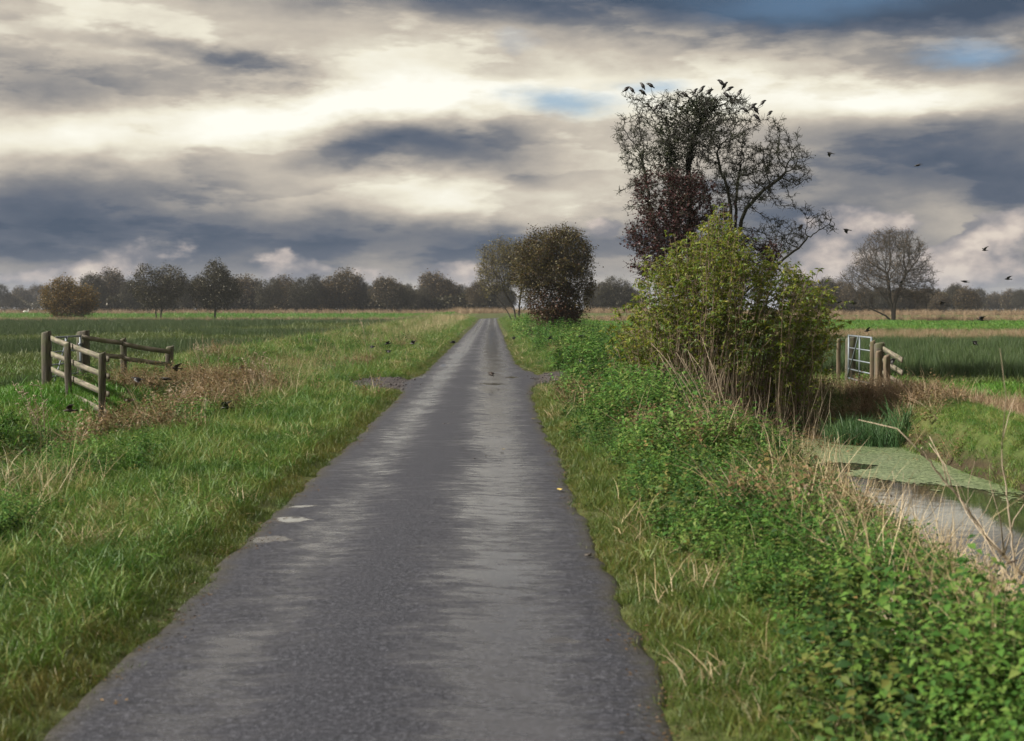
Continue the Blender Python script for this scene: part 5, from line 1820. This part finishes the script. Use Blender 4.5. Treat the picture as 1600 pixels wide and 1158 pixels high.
def build_birds():
    rs = np.random.default_rng(44)
    meshes = {k: bird_mesh(k, M['bird']) for k in ('perched', 'up', 'down', 'glide', 'half', 'fold')}
    brown = {k: bird_mesh(k, M['bird_brown']) for k in ('up', 'down', 'glide', 'half', 'fold')}
    # in flight: column, row, distance, pose, heading (degrees from +X), bank, label
    fl = [
        (1296, 240, 40, 'down', 200, 10, 'dark bird flying highest, just right of the tall bare tree'),
        (1433, 259, 41, 'glide', 160, -12, 'dark bird flying high at right against the slate blue cloud'),
        (1323, 359, 40, 'down', 185, 15, 'dark bird flying just above the left shoulder of the spreading bare tree'),
        (1540, 391, 44, 'up', 190, 10, 'dark bird flying alone against the pinkish cloud at far right'),
        (1412, 440, 43, 'down', 20, 0, 'dark bird flying in front of the crown of the spreading bare tree'),
        (1509, 440, 40, 'glide', 170, 0, 'dark bird gliding level right of the spreading bare tree'),
        (1577, 436, 38, 'half', 200, 18, 'dark bird flying at the right edge above the hazy skyline'),
        (1475, 472, 40, 'fold', 25, 10, 'dark bird diving in front of the far wood on the right'),
        (1312, 472, 37, 'glide', 10, 0, 'dark bird flying level beside the green shrub, left of a close pair'),
        (1334, 474, 38, 'glide', 175, 5, 'dark bird at the right of a pair beside the green shrub'),
        (1536, 500, 38, 'up', 190, 0, 'dark bird flying over the bright green strip of the right field'),
        (1527, 534, 36, 'fold', 200, 0, 'dark bird with wings down low over the dark rushes'),
        (1357, 517, 37, 'half', 200, 25, 'dark bird flying right above the right field gate'),
        (1397, 562, 30, 'fold', 340, 0, 'dark bird low beside the short brown fence'),
        (582, 541, 42, 'down', 350, 0, 'leftmost bird of the group of five flying left of the lane'),
        (606, 537, 43, 'half', 170, 10, 'upper bird of the close pair left of the lane'),
        (607, 548, 42, 'down', 30, 0, 'lower bird of the close pair left of the lane'),
        (645, 537, 43, 'up', 165, 0, 'dark bird flying between the close pair and the lane edge'),
        (708, 535, 42, 'half', 175, 0, 'dark bird skimming the left edge of the lane'),
        (768, 583, 33, 'down', 190, 8, 'brown bird flying low across the middle of the lane'),
        (803, 527, 60, 'fold', 20, 0, 'dark bird at the right edge of the lane near the russet tree'),
        (859, 529, 48, 'half', 190, 20, 'dark bird low in front of the russet tree'),
        (908, 525, 46, 'glide', 175, 0, 'dark bird right of the foot of the russet tree'),
        (908, 562, 34, 'fold', 200, 0, 'dark bird over the straw grass by the right gravel patch'),
        (276, 575, 28, 'glide', 200, 30, 'brown bird just right of the leaning fence post'),
        (216, 591, 26, 'down', 200, 0, 'dark bird low behind the dry weeds below the two rail fence'),
        (261, 592, 27, 'glide', 10, 0, 'dark bird at the foot of the leaning fence post'),
        (362, 596, 27, 'half', 200, 0, 'dark bird over the grass right of the leaning fence post'),
        (380, 575, 30, 'glide', 170, 10, 'dark bird over the bright bank left of the lane'),
        (204, 625, 24, 'glide', 175, 5, 'dark bird flying low just right of the four rail fence'),
        (234, 637, 23, 'down', 190, 0, 'leftmost of three birds skimming the brown weeds of the left ditch'),
        (308, 636, 23, 'half', 180, 0, 'middle one of three birds skimming the brown weeds of the left ditch'),
        (353, 637, 23, 'up', 175, 0, 'rightmost of three birds skimming the brown weeds of the left ditch'),
        (110, 641, 23, 'half', 200, 30, 'brown bird flying in front of the lowest rail of the four rail fence'),
    ]
    for (px, py, Y, pose, hd, bank, lab) in fl:
        src = (brown if 'brown bird' in lab else meshes)[pose]
        o = link('bird', src, None, tuple(at(px, py, Y)), (R(bank), R(rs.uniform(-14, 8)), R(hd + rs.uniform(-15, 15))))
        s = rs.uniform(0.86, 1.0)
        o.scale = (s, s, s)
        tag(o, lab, 'bird', 'birds in flight')
    order = sorted(range(len(PERCHES)), key=lambda i: PERCHES[i][0])
    words = ['first', 'second', 'third', 'fourth', 'fifth', 'sixth', 'seventh', 'eighth', 'ninth', 'tenth', 'eleventh', 'twelfth', 'thirteenth', 'fourteenth', 'fifteenth', 'sixteenth',
             'seventeenth', 'eighteenth', 'nineteenth', 'twentieth', 'twenty first', 'twenty second', 'twenty third', 'twenty fourth', 'twenty fifth', 'twenty sixth']
    for n, i in enumerate(order):
        p = PERCHES[i][2]
        o = link('bird', meshes['perched'], None, tuple(p), (0, R(rs.uniform(-14, 16)), R(rs.choice([15, 160, 200, 340, 30, 175]) + rs.uniform(-25, 25))))
        s = rs.uniform(1.1, 1.3)
        o.scale = (s, s, s)
        if PERCHES[i][0] > 1240:
            lab = 'dark bird perched alone on the crooked low limb of the tall bare tree'
        else:
            lab = words[n] + ' bird from the left perched in the top of the tall bare tree'
        tag(o, lab, 'bird', 'birds perched in the tall bare tree')
    # two white swans far out on the left field
    mb = MB()
    mb.loft([(-.62, 0, .42), (-.5, 0, .40), (-.2, 0, .34), (.15, 0, .33), (.38, 0, .38), (.47, 0, .55), (.44, 0, .78), (.50, 0, .90), (.60, 0, .89), (.70, 0, .85)],
            [.03, .13, .24, .25, .14, .065, .05, .06, .045, .01], 10)
    for sd_ in (-1, 1):
        mb.loft([(.2, sd_ * .2, .42), (-.2, sd_ * .22, .44), (-.55, sd_ * .12, .46)], [.08, .13, .02], 8, 1.1)
        mb.loft([(0, sd_ * .08, .2), (0, sd_ * .08, 0)], [.02, .02], 5)
    me = mb.mesh('swan', M['swan'], True)
    for (px, Y, rz, lab) in [(45, 330, 20, 'white swan far out, left of the amber tree'), (101, 300, 170, 'white swan far out, beside the amber tree')]:
        x = (px - 768) / F * Y
        o = link('swan', me, None, (x, Y, h1(x, Y) + .35), (0, 0, R(rz)))
        o.scale = (1.1, 1.1, 1.1)
        tag(o, lab, 'swan')


# ------------------------------------------------------------------ single stalks, branches, leaves
def stalk_clump(name, label, x, y, n, H, spread, lean, seed, mat, heads=True, r=0.005):
    rs = np.random.default_rng(seed)
    z = h1(x, y)
    root = thing(name, label, 'plant', (x, y, z))
    for i in range(n):
        mb = MB()
        h = rs.uniform(*H)
        b = np.array([rs.normal(0, spread), rs.normal(0, spread), -.04])
        d = np.array([lean[0] + rs.normal(0, .16), lean[1] + rs.normal(0, .12), 1.0])
        pts = [b + d * h * u + np.array([lean[0], lean[1], 0]) * h * u * u * .5 + rs.normal(0, .008, 3) for u in np.linspace(0, 1, 6)]
        mb.loft(pts, np.linspace(r, r * .4, 6), 5)
        if heads:
            for k in range(7):
                p = pts[-1] + (pts[-2] - pts[-1]) * rs.uniform(0, 1.3)
                q = p + rand_dirs(1, rs, -.1, .8)[0] * rs.uniform(.03, .08)
                mb.loft([p, (p + q) / 2, q], [.003, .007, .002], 4)
        link('stalk', mb.mesh('stalk', mat, True), root)
    return root


def limb(label, pts, r0, r1, side_n, seed, mat, name='bare_branch'):
    """a bare branch: bent main stem (part) with side twigs (parts)"""
    rs = np.random.default_rng(seed)
    P = [np.array(p) for p in pts]
    # smooth the given points
    C = []
    for i in range(len(P) - 1):
        a = P[max(i - 1, 0)]; b = P[i]; c = P[i + 1]; d = P[min(i + 2, len(P) - 1)]
        for u in np.linspace(0, 1, 6, endpoint=False):
            C.append(0.5 * ((2 * b) + (c - a) * u + (2 * a - 5 * b + 4 * c - d) * u * u + (3 * b - a - 3 * c + d) * u ** 3))
    C.append(P[-1])
    C = np.array(C) + rs.normal(0, r0 * .25, (len(C), 3))
    org = C[0]
    root = thing(name, label, 'branch', tuple(org))
    mb = MB()
    mb.loft(C - org, np.linspace(r0, r1, len(C)) * 0.72, 7)
    link('stem', mb.mesh('stem', mat, True), root)
    for i in range(side_n):
        k = int(rs.integers(2, len(C) - 1))
        d = (C[k] - C[k - 1]) / (np.linalg.norm(C[k] - C[k - 1]) + 1e-9) + rand_dirs(1, rs, -.2, .9)[0] * .9
        L = rs.uniform(.12, .45)
        q = [C[k], C[k] + d * L * .5 + rs.normal(0, .02, 3), C[k] + d * L + rs.normal(0, .05, 3)]
        mb = MB()
        mb.loft(np.array(q) - org, [r1 * .8, r1 * .6, r1 * .3], 5)
        link('twig', mb.mesh('twig', mat, True), root)


def build_details():
    stalk_clump('dry_stalks', 'tall pale dry stalks standing in front of the four rail fence', -6.75, 21.5, 9, (.75, 1.15), .10, (-.18, 0), 1, M['dead_stem'])
    stalk_clump('dry_stalks', 'leaning straw stalks in the brown weeds below the two rail fence', -5.5, 24.0, 8, (.5, .9), .16, (.10, 0), 2, M['dead_stem'])
    stalk_clump('dock_plant', 'pinkish brown seeding dock plant on the left bank', -6.6, 33.5, 7, (.8, 1.15), .07, (-.05, 0), 3, M['dead_stem'], True, .006)
    stalk_clump('dry_stalks', 'fan of pale stalks on the bank between left fence and lane', -4.3, 27.0, 9, (.55, .95), .10, (-.16, 0), 4, M['dead_stem'])
    stalk_clump('dry_stalks', 'pair of tall thin stalks left of the lane near the flying birds', -3.9, 46.0, 3, (1.1, 1.5), .08, (-.15, 0), 5, M['dead_stem'])
    stalk_clump('dry_stalks', 'fan of long pale bent stalks in the nettles below the green shrub', 3.05, 19.5, 12, (.9, 1.45), .13, (-.30, 0), 6, M['dead_stem'], False, .0055)
    stalk_clump('dry_stalks', 'brown dry stalks on the near bank beside the open water', 4.35, 15.5, 12, (.4, .8), .28, (-.08, 0), 7, M['dead_stem'], False, .0045)
    stalk_clump('dry_stalks', 'thin pale stalks standing before the duckweed', 4.3, 18.6, 9, (.5, .9), .22, (-.05, 0), 8, M['dead_stem'], False, .0045)
    Y = 9.6
    limb('thick bleached branch arching over the open ditch water', [at(1610, 905, Y), at(1560, 855, Y), at(1530, 815, Y), at(1500, 775, Y), at(1462, 730, Y), at(1443, 700, Y)], .017, .007, 7, 11, M['dead_stem'])
    limb('upright pale bent stem at the right edge over the ditch', [at(1596, 900, 8.8), at(1588, 830, 8.8), at(1580, 770, 8.8), at(1572, 720, 8.8), at(1573, 692, 8.8)], .010, .004, 4, 12, M['dead_stem'])
    limb('slender pale stem crossing the ditch water', [at(1600, 930, 9.0), at(1550, 850, 9.2), at(1515, 800, 9.4), at(1500, 760, 9.5)], .008, .003, 5, 13, M['dead_stem'])
    limb('dark arching bramble stem low at right edge', [at(1605, 968, 7.6), at(1560, 950, 7.6), at(1510, 942, 7.5), at(1460, 946, 7.4), at(1415, 960, 7.3)], .008, .004, 5, 14, M['dark_stem'])
    limb('curved pale stem lying over the nettles at lower right', [at(1400, 940, 7.4), at(1428, 962, 7.3), at(1455, 968, 7.2), at(1480, 962, 7.2)], .009, .006, 1, 15, M['dead_stem'])
    limb('dark bramble shoot leaning left over the nettles below the ditch', [at(1600, 880, 8.4), at(1540, 895, 8.3), at(1490, 915, 8.2), at(1450, 935, 8.1)], .007, .003, 5, 16, M['dark_stem'])
    limb('pale bent stalk across the nettles at lower right', [at(1440, 1060, 6.6), at(1412, 1005, 6.8), at(1385, 960, 7.0)], .006, .003, 1, 17, M['dead_stem'])
    # fallen leaves on the tarmac
    rs = np.random.default_rng(9)
    pos, ax, nor = np.zeros((1, 3)), np.array([[1.0, 0, 0]]), np.array([[0, 0, 1.0]])
    lv, lf = leaf_cards(pos, ax, nor, .11, .06, .10, -.08)
    me = make_mesh('fallen_leaf', lv, lf, M['leaf_yellow'], True)
    for (px, py, lab) in [(782, 705, 'yellow fallen leaf lying near the middle of the lane'), (876, 771, 'yellow fallen leaf at the right edge of the lane, nearer one'), (838, 657, 'yellow fallen leaf at the right edge of the lane, farther one'),
                          (575, 676, 'pale fallen leaf on the left half of the lane')]:
        Y = F * 1.79 / (py - 483)
        p = at(px, py, Y)
        o = link('fallen_leaf', me, None, (p[0], p[1], .034), (0, 0, rs.uniform(0, 6)))
        tag(o, lab, 'leaf', 'fallen leaves on the lane')
    # crumbs of mud dropped on the lane
    V, n = [], 0
    mb = MB()
    for (px, py, sp, cnt) in [(705, 664, .10, 9), (716, 682, .12, 7), (718, 646, .06, 3), (745, 588, .35, 10), (730, 606, .5, 8), (735, 716, .1, 2), (912, 868, .05, 2)]:
        Y = F * 1.78 / (py - 483)
        c = at(px, py, Y)
        for k in range(cnt):
            s = rs.uniform(.008, .024)
            q = np.array([c[0] + rs.normal(0, sp), c[1] + rs.normal(0, sp * 2), .030])
            mb.box(q, (s * 1.9, s * 1.5, s * .45), Matrix.Rotation(rs.uniform(0, 3), 3, 'Z'), s * .12)
    tag(link('mud_crumbs', mb.mesh('mud_crumbs', M['mud'])), 'dark crumbs of mud dropped on the lane', 'mud', None, 'stuff')


build_fences()
build_birds()
build_details()

# ------------------------------------------------------------------ the damp air over the levels
def build_haze():
    m = bpy.data.materials.new('damp air')
    m.use_nodes = True
    t = NT(m.node_tree)
    v = t.n('ShaderNodeVolumePrincipled', i_Density=0.00013)
    v.inputs['Color'].default_value = (0.86, 0.91, 1.0, 1)
    v.inputs['Anisotropy'].default_value = 0.2
    t.n('ShaderNodeOutputMaterial', i_Volume=v.outputs[0])
    mb = MB()
    mb.box((0, 1200, 8.5), (3400, 2900, 24))
    tag(link('haze', mb.mesh('haze', m)), 'thin damp haze over the fields', 'haze', None, 'stuff')


build_haze()
